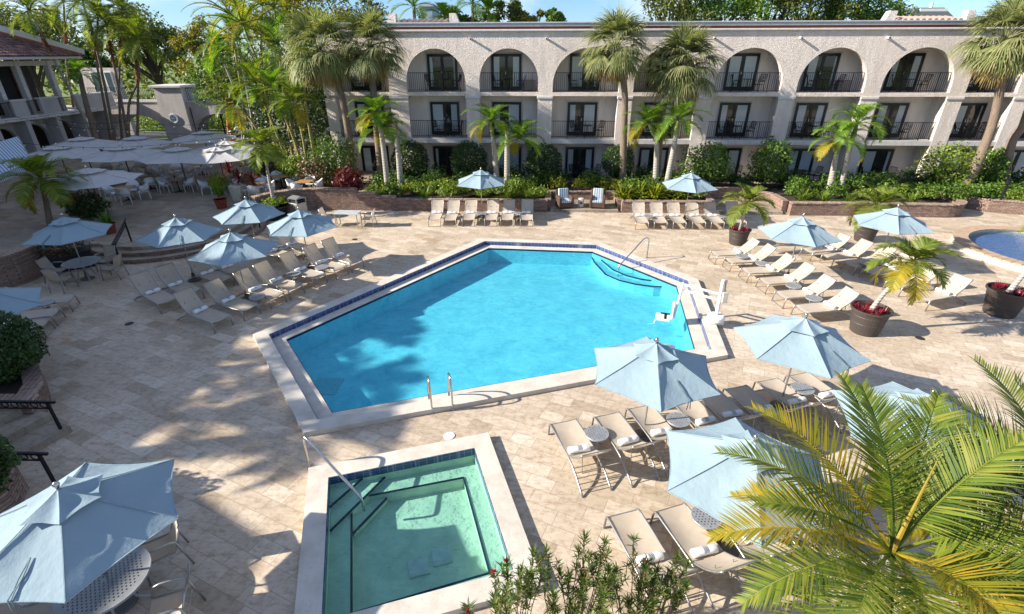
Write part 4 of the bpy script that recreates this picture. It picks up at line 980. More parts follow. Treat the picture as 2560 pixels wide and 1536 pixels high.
# --- brown wicker armchairs and ceramic stool
def make_arm():
    t = thing('wicker_armchair', 'x', 'armchair', (0, 0, 0)); mb = MB()
    mb.box(-.40, -.27, -.40, .36, .04, .60); obj('arm', mb, m_brownwick, t, bevel=.03); mb = MB(); mb.box(.27, .40, -.40, .36, .04, .60); obj('arm', mb, m_brownwick, t, bevel=.03)
    mb = MB(); mb.box(-.27, .27, -.38, .30, .06, .30); obj('seat_base', mb, m_brownwick, t, bevel=.02)
    mb = MB(); M4 = Matrix.Translation((0, .30, .06)) @ Matrix.Rotation(-.16, 4, 'X'); mb.box(-.38, .38, 0, .1, 0, .80, 0, M4); obj('back_shell', mb, m_brownwick, t, bevel=.03)
    for nm, bx, R4 in (('seat_cushion', (-.265, .265, -.39, .2, .305, .44), None), ('back_cushion', (-.265, .265, -.02, .12, 0, .52), Matrix.Translation((0, .19, .42)) @ Matrix.Rotation(-.2, 4, 'X'))):
        mb = MB(); mb.box(*bx, 0, R4); obj(nm, mb, m_stripe, t, bevel=.04)
    return t
def stripes(name, a, b, sc, axis='X'):
    t = NT(name); v = t.coord(); w = t.new('TexWave', wave_type='BANDS', bands_direction=axis); t.link(v, w.inputs[0]); t.set(w, Scale=sc)
    return t.bsdf(t.ramp(w.outputs[0], [(.45, a), (.55, b)]), .85, 0, None, .2, .15)
m_stripe = stripes('blue_grey_striped_fabric', (.62, .64, .64), (.24, .36, .44), 2.6)
AR = Kind(make_arm())
p = G(1411, 521, .14); AR.put('brown wicker armchair with striped cushions, left of ceramic stool', (p.x, p.y+.25, .142), rad(14), 1.05, 'wicker armchairs')
p = G(1494, 521, .14); AR.put('brown wicker armchair with striped cushions, right of ceramic stool', (p.x, p.y+.25, .142), rad(-8), 1.05, 'wicker armchairs')
p = G(1452, 519, .14); t = thing('ceramic_stool', 'cream ceramic garden stool with pierced rosette between wicker armchairs', 'stool', (p.x, p.y+.1, .142))
mb = MB(); mb.lathe([(.15, 0), (.17, .04), (.175, .25), (.17, .44), (.15, .49), (0, .5)], 8, a0=PI/8); obj('body', mb, m_creamst, t, bevel=.01)
mb = MB()
for k in range(6): a = 2*PI*k/6; mb.lathe([(0, .004), (.028, 0)], 8, c=(.05*math.cos(a), .05*math.sin(a), 0))
mb.lathe([(0, .006), (.022, 0)], 8); o = obj('rosette_cutout', mb, m_dark, t); o.rotation_euler = (PI/2, 0, 0); o.location = (0, -.164, .26)
# --- bin, pots and planters
p = G(745, 548); t = thing('litter_bin', 'square stainless steel litter bin with pierced front and peaked lid by brick wall', 'litter bin', (p.x, p.y+.3, 0), rad(-28))
mb = MB(); mb.box(-.32, .32, -.30, .30, 0, .82); obj('body', mb, m_steel2 if 'm_steel2' in globals() else plain('satin_steel', (.50, .48, .44), .38, .6), t, bevel=.015)
mb = MB()
for x in (-.30, .30):
    for y in (-.28, .28): mb.box(x-.03, x+.03, y-.03, y+.03, .82, 1.05)
obj('lid_post', mb, m_alu, t); mb = MB(); mb.box(-.27, .27, -.25, .25, .825, .95); obj('opening', mb, m_dark, t)
mb = MB(); mb.add([(-.35, -.33, 1.05), (.35, -.33, 1.05), (.35, .33, 1.05), (-.35, .33, 1.05), (-.3, 0, 1.18), (.3, 0, 1.18)], [(3, 2, 1, 0), (0, 1, 5, 4), (2, 3, 4, 5), (1, 2, 5), (3, 0, 4)]); obj('lid', mb, m_alu, t, bevel=.01)
mb = MB()
for i in range(5):
    for j in range(3): x, z = -.2+.1*i+(.05 if j % 2 else 0), .52+.07*j; mb.add([(x-.028, -.302, z), (x, -.302, z-.028), (x+.028, -.302, z), (x, -.302, z+.028)], [(0, 1, 2, 3)])
obj('pierced_panel', mb, m_dark, t)
# --- rails of the pool and spa
def tubething(name, label, cat, paths, r, m, feet=()):
    t = thing(name, label, cat, (0, 0, 0)); fp = feet[0] if feet else paths[0][0]; t.location = (fp[0], fp[1], 0); off = Vector((fp[0], fp[1], 0))
    for p in paths: mb = MB(); mb.tube(smooth_path([Vector(q)-off for q in p]), r, 9); obj('tube', mb, m, t, smooth=True)
    for f in feet: mb = MB(); mb.lathe([(.055, .0), (.055, .025), (r+.005, .04), (0, .045)], 14, c=Vector(f)-off); obj('flange', mb, m, t)
    return t
def smooth_path(p, k=4):
    out = []
    for i in range(len(p)-1):
        a, b, c, d = p[max(i-1, 0)], p[i], p[i+1], p[min(i+2, len(p)-1)]
        for j in range(k): t = j/k; out.append(.5*((2*b)+(c-a)*t+(2*a-5*b+4*c-d)*t*t+(3*b-a-3*c+d)*t**3))
    return out+[p[-1]]
fd = (Vector((5.5, 12.48))-Vector((-5.17, 8.67))).normalized(); fn = Vector((-fd.y, fd.x))
for i, (px, lab) in enumerate((((1080.5, 1032), 'left chrome grab rail at near pool edge above the spa'), ((1132, 1024), 'right chrome grab rail at near pool edge above the spa'))):
    g = G(px[0], px[1]); q = lambda d, z: Vector((g.x+fn.x*d, g.y+fn.y*d, z))
    tubething('pool_grab_rail', lab, 'grab rail', [[q(0, 0), q(.0, .45), q(.02, .74), q(.12, .88), q(.3, .86), q(.42, .70), q(.47, .4), q(.5, -.1), q(.52, -.5)]], .024, m_steel, [q(0, .0)])['group'] = 'pool grab rails'
A, B = G(1617, 645), G(1549, 664, .12); v2 = lambda q, z: Vector((A.x+(B.x-A.x)*q, A.y+(B.y-A.y)*q, z))
tubething('pool_handrail', 'bent chrome handrail at the pool entry steps', 'handrail', [[A, A+Vector((0, 0, .45)), A+Vector((0, 0, .78)), v2(.06, .90), v2(.2, .92), v2(.5, .62), v2(.9, .22), v2(1., .08), v2(1.01, -.35)]], .024, m_steel, [A])
A = G(776, 1172); B = G(903, 1244, .22)
tubething('spa_handrail', 'long slanting chrome handrail descending into the square spa', 'handrail', [[A, A+Vector((0, 0, .5)), A+Vector((0, 0, .80)), v2(.05, .88), v2(.2, .80), v2(.6, .50), v2(.92, .27), v2(1., .16), v2(1.01, -.12)]], .027, m_steel, [A])
# --- pool lift
lift = thing('pool_lift', 'white pool lift with seat hanging over water on right side of pool', 'pool lift', (5.72, 14.42, .132), 0)
mb = MB(); mb.lathe([(.24, .08), (.27, .13), (.27, .24), (.22, .28), (0, .29)], 28); obj('base_cover', mb, m_white, lift, smooth=False, bevel=.01)
mb = MB(); mb.box(-.22, .22, -.16, .16, 0, .08); obj('deck_plate', mb, m_white, lift, bevel=.01)
mb = MB(); mb.tube([(0, 0, .28), (.02, .05, 1.45)], .055, 10); obj('mast', mb, m_white, lift)
mb = MB(); mb.box(.05, .21, -.09, .09, .72, 1.08); obj('battery_box', mb, plain('putty_plastic', (.50, .48, .42), .5), lift, bevel=.02)
mb = MB(); mb.tube([(.14, .03, .95), (.10, .05, 1.42)], .025, 8); mb.tube([(.105, .05, 1.34), (.10, .05, 1.44)], .05, 8); obj('actuator', mb, m_alu, lift)
e = Vector((-1.02, .40, 1.12))
for dz in (0, -.20): mb = MB(); mb.tube([(0, 0, .98+dz), e+Vector((0, 0, dz))], .04, 8); obj('arm_tube', mb, m_white, lift)
s0 = e+Vector((-.04, .02, .06)); s1 = Vector((-1.25, .2, .02)); mb = MB(); mb.tube([s0, e+Vector((-.1, -.05, -.35)), s1], .042, 8); obj('hanger', mb, m_white, lift)
M4 = Matrix.Translation(s1) @ Matrix.Rotation(rad(75), 4, 'Z')
mb = MB(); mb.box(-.22, .22, .02, .10, .03, .52, 0, M4); obj('seat_back', mb, m_white, lift, bevel=.03)
mb = MB(); mb.box(-.23, .23, .10, .56, -.06, .02, 0, M4); obj('seat', mb, m_white, lift, bevel=.03)
mb = MB(); mb.box(-.2, .24, .22, .30, .021, .035, 0, M4); mb.box(.14, .22, .12, .42, .022, .04, 0, M4); obj('seat_belt', mb, m_black, lift)
mb = MB(); mb.tube([M4 @ Vector((.0, .52, -.05)), M4 @ Vector((0, .60, -.30)), M4 @ Vector((0, .78, -.34))], .02, 6); obj('foot_rest', mb, m_white, lift)
# --- black step railings
def steprail(label, A, B, zA, zB, hA, hB, ext=.0):
    t = thing('step_handrail', label, 'handrail', (A[0], A[1], zA)); a = Vector((0, 0, 0)); b = Vector((B[0]-A[0], B[1]-A[1], zB-zA)); d = (b-a).normalized()
    for p, h in ((a, hA), (b, hB)): mb = MB(); mb.tube([p, p+Vector((0, 0, h))], .035, 4); obj('post', mb, m_black, t)
    ta, tb_ = a+Vector((0, 0, hA)), b+Vector((0, 0, hB)); dd = (tb_-ta).normalized(); mb = MB(); mb.tube([ta-dd*.15, tb_+dd*.2], .035, 4); obj('top_rail', mb, m_black, t)
    la, lb_ = ta-Vector((0, 0, .17)), tb_-Vector((0, 0, .17)); mb = MB(); mb.tube([la, lb_], .018, 4); obj('lower_rail', mb, m_black, t)
    n = max(3, int((tb_-ta).length/.17))
    for i in range(n):
        c = ta.lerp(tb_, (i+.5)/n)-Vector((0, 0, .085)); u = dd; v = Vector((0, 0, 1)); mb = MB(); mb.tube([c+(u*math.cos(2*PI*q/12)+v*math.sin(2*PI*q/12))*.062 for q in range(13)], .012, 4, cap=False); obj('ring', mb, m_black, t)
    return t
A, B = G(303, 659), G(329, 604, .45); steprail('black iron step rail with ring pattern at the left side of curved steps', A, B, 0, .45, .92, .92)
A, B = G(652, 577), G(617, 545, .45); steprail('black iron step rail half hidden by umbrella near litter bin', A, B, 0, .45, .92, .92)
A = G(159, 1087); B = (-13.2, 8.0, 0); steprail('black iron rail with rings beside the near-left steps, upper one', A, (A.x-1.75, A.y-.55), 0, .36, .92, .95)
A = G(138, 1210); steprail('black iron rail with rings beside near-left steps, lower one above umbrella', A, (A.x-1.6, A.y-.5), 0, .36, .8, .9)
# --- near-left steps and planters
t = thing('side_steps', 'two stone steps at left edge between brick planters', 'steps', (0, 0, 0)); o_ = Vector((-10.85, 7.85)); u = Vector((.32, .95)).normalized(); w = Vector((-u.y, u.x))
for d, z0, z in ((0., 0, .17), (.62, .17, .34), (1.15, .34, .5)):
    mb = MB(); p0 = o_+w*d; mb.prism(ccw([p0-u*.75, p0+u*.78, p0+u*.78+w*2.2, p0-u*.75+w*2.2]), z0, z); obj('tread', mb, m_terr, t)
def planter(label, poly, z):
    t = thing('brick_planter', label, 'planter', (0, 0, 0)); mb = MB(); mb.prism(ccw(poly), 0, z, [inset(ccw(poly), .3)]); obj('brickwork', mb, m_brick, t)
    mb = MB(); mb.prism(inset(ccw(poly), .3), 0, z-.06); obj('soil', mb, m_soil, t); mb = MB(); pp = ccw(poly)
    for i in range(len(pp)):
        a, b = pp[i], pp[(i+1) % len(pp)]; n = (b-a).normalized(); nn = Vector((-n.y, n.x))*.15; L = (b-a).length; k = max(1, int(L/.26))
        for j in range(k): ribbon(mb, [a.lerp(b, (j+.04)/k)+nn, a.lerp(b, (j+.96)/k)+nn], .36+rnd.uniform(-.02, .02), z+.002, z+.06+rnd.uniform(0, .015))
    obj('cap_bricks', mb, m_brickx, t); return t
planter('brick planter holding clipped hedge at left edge', [(-11.55, 8.75), (-12.0, 9.6), (-12.75, 10.3), (-15.8, 10.9), (-15.8, 8.5)], .62)
planter('brick planter under the lower hedge, behind big lower-left umbrella', [(-9.75, 6.35), (-10.1, 6.95), (-13.6, 7.0), (-13.6, 5.2), (-9.9, 5.3)], .62)
p = G(28, 1125, .5); t = thing('stone_urn', 'pale rounded stone planter at left edge beside the steps', 'pot', (-12.15, 7.35, .34)); mb = MB(); mb.lathe([(.24, 0), (.36, .22), (.40, .45), (.36, .56), (.33, .56), (.3, .45), (0, .45)], 24); obj('body', mb, plain('pale_stone', (.36, .33, .29), .85), t, smooth=True)
# dark planter box with flowering hedge by the terrace
t = thing('planter_box', 'black box planter of yellow-flecked hedge behind round table', 'planter', (-19.0, 18.05, 0), rad(40)); 
mb = MB(); mb.box(-1.35, .95, -.32, .42, 0, .72); obj('box', mb, m_potblack, t, bevel=.02)
# --- potted things
def pot(name, label, loc, r, h, m, ribbed=True):
    t = thing(name, label, 'pot', loc); pr = [(r*.68, 0), (r*.70, .02), (r*.80, h*.42), (r*.815, h*.44), (r*.80, h*.46), (r*.87, h*.72), (r*.885, h*.74), (r*.87, h*.76), (r*.93, h*.92), (r, h*.93), (r*1.0, h), (r*.93, h), (r*.90, h*.9), (0, h*.9)]
    mb = MB(); mb.lathe(pr, 32); obj('shell', mb, m, t); mb = MB(); mb.lathe([(0, h*.905), (r*.9, h*.905)], 24); obj('soil', mb, m_soil, t); return t
POTK = Kind(pot('palm_pot', 'x', (0, 0, 0), .56, .82, m_pot))
PP = [(G(1851, 618)+Vector((0, .45, 0)), 'brown ribbed pot of the palm beside brick-wall loungers', .88), (G(2168, 608)+Vector((0, .35, 0)), 'brown ribbed pot behind loungers, under blue umbrella near wading pool', .95), (Vector((10.28, 14.3, 0)), 'brown ribbed pot with red bromeliads, centre of right deck', 1.), (Vector((15.45, 15.75, 0)), 'brown ribbed pot with red bromeliads at right picture edge', 1.08)]
for p, l, s in PP: POTK.put(l, p, rnd.uniform(0, 3), s, 'brown palm pots')
pot('round_planter', 'big round black planter with slim palm by the brick wall', (-13.75, 25.35, 0), .72, .72, m_potblack)
pot('glazed_pot', 'glossy red pot with strappy yellow-topped plant at terrace edge', G(550, 523, .45)+Vector((0, .2, 0)), .34, .5, m_redpot)
pot('glazed_pot', 'round dark red pot with spiky agave beside curved steps', G(278, 583, .45), .30, .46, m_redpot)
t = thing('square_planter', 'tall cream square planter with red cordyline on terrace', 'planter', G(588, 505, .45)+Vector((0, .35, 0)), rad(15)); mb = MB(); mb.add([(-.22, -.22, 0), (.22, -.22, 0), (.22, .22, 0), (-.22, .22, 0), (-.30, -.30, .85), (.30, -.30, .85), (.30, .30, .85), (-.30, .30, .85)], [(3, 2, 1, 0), (4, 5, 6, 7), (0, 1, 5, 4), (1, 2, 6, 5), (2, 3, 7, 6), (3, 0, 4, 7)]); obj('box', mb, m_creamst, t, bevel=.02)
p = G(185, 545, .45); t = thing('slatted_bin', 'tall weathered wooden slatted bin on terrace beside the palm', 'bin', (p.x-.3, p.y+.6, .452), rad(25))
mb = MB()
for i in range(5): mb.box(-.3+.125*i, -.19+.125*i, -.30, -.27, .05, 1.05); mb.box(-.3+.125*i, -.19+.125*i, .27, .30, .05, 1.05); mb.box(-.30, -.27, -.26+.11*i, -.17+.11*i, .05, 1.05); mb.box(.27, .30, -.26+.11*i, -.17+.11*i, .05, 1.05)
obj('slats', mb, plain('weathered_wood', (.20, .15, .11), .8, nscale=16), t); mb = MB(); mb.box(-.34, .34, -.34, .34, 1.06, 1.15); obj('lid', mb, m_black, t, bevel=.02); mb = MB(); mb.box(-.26, .26, -.26, .26, .02, 1.04); obj('liner', mb, m_dark, t)
# --- awning
t = thing('striped_awning', 'blue and white striped awning at left edge above terrace', 'awning', (0, 0, 0)); a, b, c = G(80, 404, 2.75), G(-60, 462, 2.75), G(-60, 372, 3.45); d = G(0, 374, 3.3)
mb = MB(); mb.add([a, b, b+Vector((-3.2, 2.9, .85)), a+Vector((-3.2, 2.9, .85))], [(0, 1, 2, 3)]); obj('canopy', mb, stripes('awning_stripe', (.62, .66, .70), (.16, .30, .42), 4.2, 'DIAGONAL'), t, norm=False)
mb = MB(); mb.add([a, b, b-Vector((0, 0, .32)), a-Vector((0, 0, .32))], [(0, 1, 2, 3)]); obj('valance', mb, stripes('valance_stripe', (.62, .66, .70), (.16, .30, .42), 4.2, 'X'), t, norm=False)
mb = MB(); mb.tube([a, a+Vector((-3.2, 2.9, .85))], .03, 6); mb.tube([a, b], .03, 6); mb.tube([a, Vector((a.x, a.y, .45))], .03, 6); obj('frame', mb, m_alu, t)
# --- string lights
def strand(label, pts, sag, nb):
    t = thing('string_lights', label, 'string lights', (0, 0, 0)); P = []
    for i in range(len(pts)-1):
        a, b = Vector(pts[i]), Vector(pts[i+1])
        for j in range(12): s = j/12; P.append(a.lerp(b, s)-Vector((0, 0, sag*4*s*(1-s))))
    P.append(Vector(pts[-1])); mb = MB(); mb.tube(P, .012, 4); obj('cable', mb, m_black, t); L = len(P)-1
    for i in range(nb):
        x = (i+.5)/nb*L; k_ = int(x); p = P[k_].lerp(P[min(k_+1, L)], x-k_); mb = MB(); mb.tube([p, p-Vector((0, 0, .07))], .022, 5); mb.lathe([(0, -.16), (.035, -.13), (.04, -.10), (.02, -.07)], 8, c=p, mi=1); obj('bulb', mb, [m_black, m_bulb], t)
strand('string of bulbs strung along the front of the white umbrellas', [(-38.5, 33.5, 3.7), (-29, 28.2, 3.3), (-20, 29.6, 3.3), (-16.5, 34.5, 4.0)], .3, 26)
strand('string of bulbs from the porch slab across the back umbrellas', [(-39.7, 38.5, 3.7), (-28, 34., 3.35), (-18.5, 33.8, 3.4), (-15, 38.2, 3.8)], .32, 24)
strand('string of bulbs hung below the porch balcony edge', [(-39.6, 36, 3.55), (-39.6, 42, 3.45), (-39.3, 48, 3.6)], .12, 10)
strand('string of bulbs sweeping from arcade to the bridge pier', [(-39.5, 40.5, 3.5), (-31, 39, 3.3), (-24, 40.3, 3.3), (-19, 44, 3.9)], .4, 20)
# --- drain covers and lamp post
for px, lab in (((323, 810), 'small round dark drain cover in shaded paving at left'), ((887, 599), 'small round drain cover in sunlit paving near left group'), ((2300, 846), 'round dark drain cover in pot shadow at right')):
    p = G(*px); mb = MB(); mb.lathe([(0, .012), (.10, .012), (.13, .004), (.13, .002)], 20); o = obj('drain_cover', mb, m_rubber, loc=(p.x, p.y, .002)); tag(o, lab, 'drain cover', 'drain covers')
p = G(1125, 1093); mb = MB(); mb.lathe([(0, .016), (.12, .016), (.13, .010), (.13, 0)], 24); mb.lathe([(0, .02), (.014, .02), (.014, .016)], 8); o = obj('skimmer_lid', mb, m_white, loc=(p.x-.02, p.y+.03, .002)); tag(o, 'round white skimmer lid in paving at far edge of the spa', 'skimmer lid')
p = G(2497, 535); t = thing('path_post', 'dark slim lamp post leaning beside far right brick wall', 'lamp post', (p.x, p.y+.25, 0)); mb = MB(); mb.tube([(0, 0, 0), (0, .0, 1.5)], .05, 8); obj('post', mb, m_black, t); mb = MB(); mb.lathe([(.05, 1.5), (.12, 1.55), (.11, 1.75), (.15, 1.78), (0, 1.88)], 10); obj('lamp_head', mb, m_black, t)
# ================================================================ VEGETATION
UPV = Vector((0, 0, 1))
def rvec(r): 
    while True:
        v = Vector((r.uniform(-1, 1), r.uniform(-1, 1), r.uniform(-1, 1)))
        if .05 < v.length < 1: return v.normalized()
def blade(mb, p, d, n, L, W, segs=3, droop=0., mi=0):        # one tapering, bending leaf
    d = d.normalized(); s = d.cross(n)
    if s.length < 1e-4: s = d.orthogonal()
    s.normalize(); o = len(mb.v); pr = [.55, 1., .8, .5, .25]; q = Vector(p); dd = Vector(d); st = L/segs
    for i in range(segs):
        w = W*.5*(pr[min(4, int(i*4/segs))] if segs > 1 else .7)
        mb.v.append(tuple(q+s*w)); mb.v.append(tuple(q-s*w)); q = q+dd*st; dd = (dd-UPV*droop/segs*(i+1)*.7).normalized()
    mb.v.append(tuple(q))
    for i in range(segs-1): a = o+2*i; mb.f.append((a, a+1, a+3, a+2)); mb.m.append(mi)
    a = o+2*(segs-1); mb.f.append((a, a+1, o+2*segs)); mb.m.append(mi)
def frond(mb, base, az, el, L, curve, npair, ll, lw, r, hang=.35, vee=.35, mi=0, rmi=0, petiole=.16, segs=2, rr=.018, twist=0.):
    "feather frond: arching rib with leaflets down both sides"
    n = 14; pts = [Vector(base)]; tang = []; e = el
    for i in range(n):
        d = Vector((math.cos(az)*math.cos(e), math.sin(az)*math.cos(e), math.sin(e))); tang.append(d); pts.append(pts[-1]+d*(L/n)); e -= curve/n*(.55+.9*i/n); az += twist/n
    tang.append(tang[-1])
    mb.tube(pts, [rr*(1-.8*i/n) for i in range(n+1)], 4, rmi, cap=False)
    for k in range(npair):
        t = petiole+(1-petiole)*(k+.5)/npair; x = t*n; i = min(int(x), n-1); p = pts[i].lerp(pts[i+1], x-i); T = tang[i].lerp(tang[i+1], x-i).normalized()
        S = T.cross(UPV); S = S.normalized() if S.length > .05 else Vector((-math.sin(az), math.cos(az), 0)); N = S.cross(T)
        prof = math.sin(PI*min(1, .12+.95*((t-petiole)/(1-petiole))**.8))**.6; fw = .35+.75*t
        for sg in (-1, 1):
            d = (S*sg+T*(fw+r.uniform(-.1, .1))+N*(vee+r.uniform(-.12, .12))).normalized()
            blade(mb, p, d, N, ll*max(.25, prof)*r.uniform(.85, 1.1), lw*r.uniform(.85, 1.1), segs, hang*r.uniform(.7, 1.3), mi)
def fan(mb, hub, d, L, r, nseg=26, hang=.5, mi=0, spread=2.5, W=None):
    "fan leaf: blades radiating from the end of a stalk, tips hanging"
    d = d.normalized(); s = d.cross(UPV); s = s.normalized() if s.length > .05 else Vector((1, 0, 0)); n = s.cross(d)
    for i in range(nseg):
        a = -spread/2+spread*i/(nseg-1); dd = d*math.cos(a)+s*math.sin(a)+n*.12*math.cos(a*2)
        blade(mb, hub, dd, n, L*(.78+.22*math.cos(a*.7))*r.uniform(.85, 1.08), W or L*.052, 4, hang*r.uniform(.7, 1.5), mi)
def trunk_curve(pts, r0, r1, mb, n=10, flare=1.35):
    P = smooth_path([Vector(p) for p in pts], 5); k = len(P)
    mb.tube(P, [(r0+(r1-r0)*i/(k-1))*(1+(flare-1)*math.exp(-i*1.6/5)) for i in range(k)], n)
    return P[-1], (P[-1]-P[-2]).normalized()
def fan_palm(label, pts, r0, R, seed, nl=46, dead=16):
    r = random.Random(seed); base = Vector(pts[0]); loc = [Vector(p)-base for p in pts]
    t = thing('fan_palm', label, 'palm tree', base, 0, None); mb = MB(); top, td = trunk_curve(loc, r0, r0*.8, mb); obj('trunk', mb, m_trunk, t, smooth=True)
    mb = MB()
    for i in range(nl):
        az = i*2.399+r.uniform(-.3, .3); u = (i+.5)/nl; el = rad(82-118*u**.9)+r.uniform(-.12, .12)
        d = Vector((math.cos(az)*math.cos(el), math.sin(az)*math.cos(el), math.sin(el))); st = R*r.uniform(.40, .56)
        h = top+d*st-UPV*(.10*st); mb.tube([top, top+d*st*.6, h], [.022, .016, .012], 3, cap=False)
        fan(mb, h, (d-UPV*.30).normalized(), R*r.uniform(.52, .66), r, 24, .75+.5*u)
    obj('crown', mb, GR, t, norm=False); mb = MB()
    for i in range(dead):
        az = r.uniform(0, 6.28); el = rad(r.uniform(-75, -42)); d = Vector((math.cos(az)*math.cos(el), math.sin(az)*math.cos(el), math.sin(el)))
        h = top+d*R*r.uniform(.3, .45); mb.tube([top, h], .012, 3, cap=False); fan(mb, h, d-UPV*.6, R*r.uniform(.40, .6), r, 16, .9, 0, 1.5)
    obj('dead_leaf_skirt', mb, GRD, t, norm=False); return t
def feather_palm(name, label, pts, r0, nf, L, seed, mtrunk, mcrown=None, ll=.5, lw=.05, npair=30, shaft=.6, elr=(85, -15), curve=1.35, myel=None, nyel=0, hang=.45, cat='palm tree', vee=.3, taper=.75, shaftr=1.15, segs=2):
    r = random.Random(seed); base = Vector(pts[0]); loc = [Vector(p)-base for p in pts]
    t = thing(name, label, cat, base); mb = MB(); top, td = trunk_curve(loc, r0, r0*taper, mb); obj('trunk', mb, mtrunk, t, smooth=True)
    if shaft:
        mb = MB(); e = top+td*shaft; mb.tube([top-td*.04, top+td*shaft*.15, top+td*shaft*.5, e], [r0*taper, r0*taper*shaftr, r0*taper, r0*taper*.45], 9); obj('crownshaft', mb, m_trunkgreen, t, smooth=True); top = e
    mb = MB(); my = MB()
    for i in range(nf):
        u = (i+.5)/nf; az = i*2.399+r.uniform(-.25, .25); el = rad(elr[0]+(elr[1]-elr[0])*u)+r.uniform(-.1, .1)
        frond(my if i >= nf-nyel else mb, top, az, el, L*r.uniform(.85, 1.08)*(.75+.25*min(1, u*3)), curve*r.uniform(.8, 1.15), npair, ll, lw, r, hang, vee, segs=segs, twist=r.uniform(-.4, .4), rr=max(.010, L*.012))
    # the unopened spear
    mb.tube([top, top+(td+Vector((.05, .03, 0))).normalized()*L*.62], [L*.014, .003], 4)
    obj('crown', mb, mcrown or GP, t, norm=False)
    if nyel: obj('yellow_fronds', my, myel or GPY, t, norm=False)
    return t
def cloud(mb, c, rad3, n, size, r, fill=.35, lump=.22, freq=1.4, seed=0., flat=False, mi=0, aspect=.5):
    "many separate leaves through an uneven volume"
    c = Vector(c)
    for i in range(n):
        v = rvec(r)
        if flat and v.z < -.25: v.z = -.25*r.random()
        k = 1+lump*noise.noise((v.x*freq*1.7+seed*3.7, v.y*freq*1.7, v.z*freq*1.7))*1.8
        q = (fill+(1-fill)*r.random()**.45)*k; p = c+Vector((v.x*rad3[0], v.y*rad3[1], v.z*rad3[2]))*q
        nrm = (v+rvec(r)*.8).normalized(); d = nrm.cross(rvec(r)); d = (d+v*.35).normalized(); s = d.cross(nrm).normalized()
        L = size*r.uniform(.6, 1.3); w = L*aspect; o = len(mb.v)
        mb.v += [tuple(p-d*L*.5), tuple(p+s*w*.5+nrm*L*.05), tuple(p+d*L*.5), tuple(p-s*w*.5+nrm*L*.05)]; mb.f.append((o, o+1, o+2, o+3)); mb.m.append(mi)
def shrub(name, label, loc, rad3, n, size, m, seed, stem=True, fill=.3, lump=.22, flat=False, cat='shrub', group=None, aspect=.5):
    r = random.Random(seed); t = thing(name, label, cat, loc, 0, group); mb = MB(); cloud(mb, (0, 0, rad3[2]*.95), rad3, n, size, r, fill, lump, 1.4, seed, flat, 0, aspect); obj('foliage', mb, m, t, norm=False)
    if stem:
        mb = MB()
        for i in range(6): a = r.uniform(0, 6.28); mb.tube([(r.uniform(-.08, .08), r.uniform(-.08, .08), 0), (math.cos(a)*rad3[0]*.3, math.sin(a)*rad3[1]*.3, rad3[2]*.7), (math.cos(a)*rad3[0]*.6, math.sin(a)*rad3[1]*.6, rad3[2]*1.2)], [.035, .022, .01], 5)
        obj('stem', mb, m_bark, t)
    return t
def broad_tree(label, loc, H, cr, m, seed, nclump=34, leaf=.34, per=170, name='broadleaf_tree', mt=None, lean=0, group=None, flat=.75, low=.45):
    r = random.Random(seed); t = thing(name, label, 'tree', loc, 0, group); mb = MB(); tr = MB(); cz = H-cr[2]
    tr.tube([(0, 0, -.1), (lean*.3, .1, H*.22), (lean*.6, 0, H*.45), (lean, 0, cz)], [H*.035, H*.026, H*.022, H*.012], 8)
    for i in range(nclump):
        v = rvec(r); 
        if v.z < -low: v.z *= -.5
        q = r.uniform(.55, 1.); c = Vector((lean+v.x*cr[0]*q, v.y*cr[1]*q, cz+v.z*cr[2]*q)); R = cr[0]*r.uniform(.20, .36)
        cloud(mb, c, (R, R, R*flat), per, leaf, r, .15, .3, 1.6, seed+i)
        if i % 2 == 0: a = Vector((lean*.5, 0, H*r.uniform(.28, .5))); tr.tube([a, a.lerp(c, .5)+Vector((0, 0, .3)), c], [H*.013, H*.008, .02], 5)
    obj('trunk', tr, mt or m_bark, t); obj('crown', mb, m, t, norm=False); return t
# ---- fan palms in front of the facade
PY = 31.3
def at(px, py, y=PY): return F(px, py, y)
def ground_at(px, y=PY, z=.46):
    lo, hi = -200, 900                                # pixel row where depth y meets height z
    for _ in range(40):
        m = (lo+hi)/2
        if F(px, m, y).z > z: lo = m
        else: hi = m
    return F(px, lo, y)
fan_palm('tall fan palm with curved trunk at left end of the facade', [ground_at(886), at(869, 320), at(847, 211), at(822, 160), at(800, 128)], .20, 2.5, 21, 52, 22)
fan_palm('fan palm with straight trunk beside the left facade corner', [ground_at(957), at(942, 320), at(931, 200), at(928, 118)], .21, 2.25, 22, 50, 20)
fan_palm('tall fan palm rising above parapet in middle of the facade', [ground_at(1556), at(1560, 327), at(1562, 233), at(1549, 160), at(1540, 118)], .20, 2.25, 23, 54, 22)
fan_palm('shorter grey-green fan palm right of the tall middle palm', [ground_at(1640, 31.8), at(1655, 290, 31.8), at(1672, 235, 31.8), at(1703, 165, 31.8)], .19, 2.55, 24, 50, 12)
fan_palm('fan palm with thick leaning trunk at right end of facade', [ground_at(2404, 30.2), at(2450, 393, 30.2), at(2482, 309, 30.2), at(2501, 218, 30.2), at(2513, 100, 30.2)], .24, 2.4, 25, 52, 14)
fan_palm('leaning fan palm cut off by right picture edge', [ground_at(2505, 30.8), at(2526, 364, 30.8), at(2559, 309, 30.8), at(2600, 190, 30.8), at(2625, 90, 30.8)], .23, 2.3, 26, 44, 10)
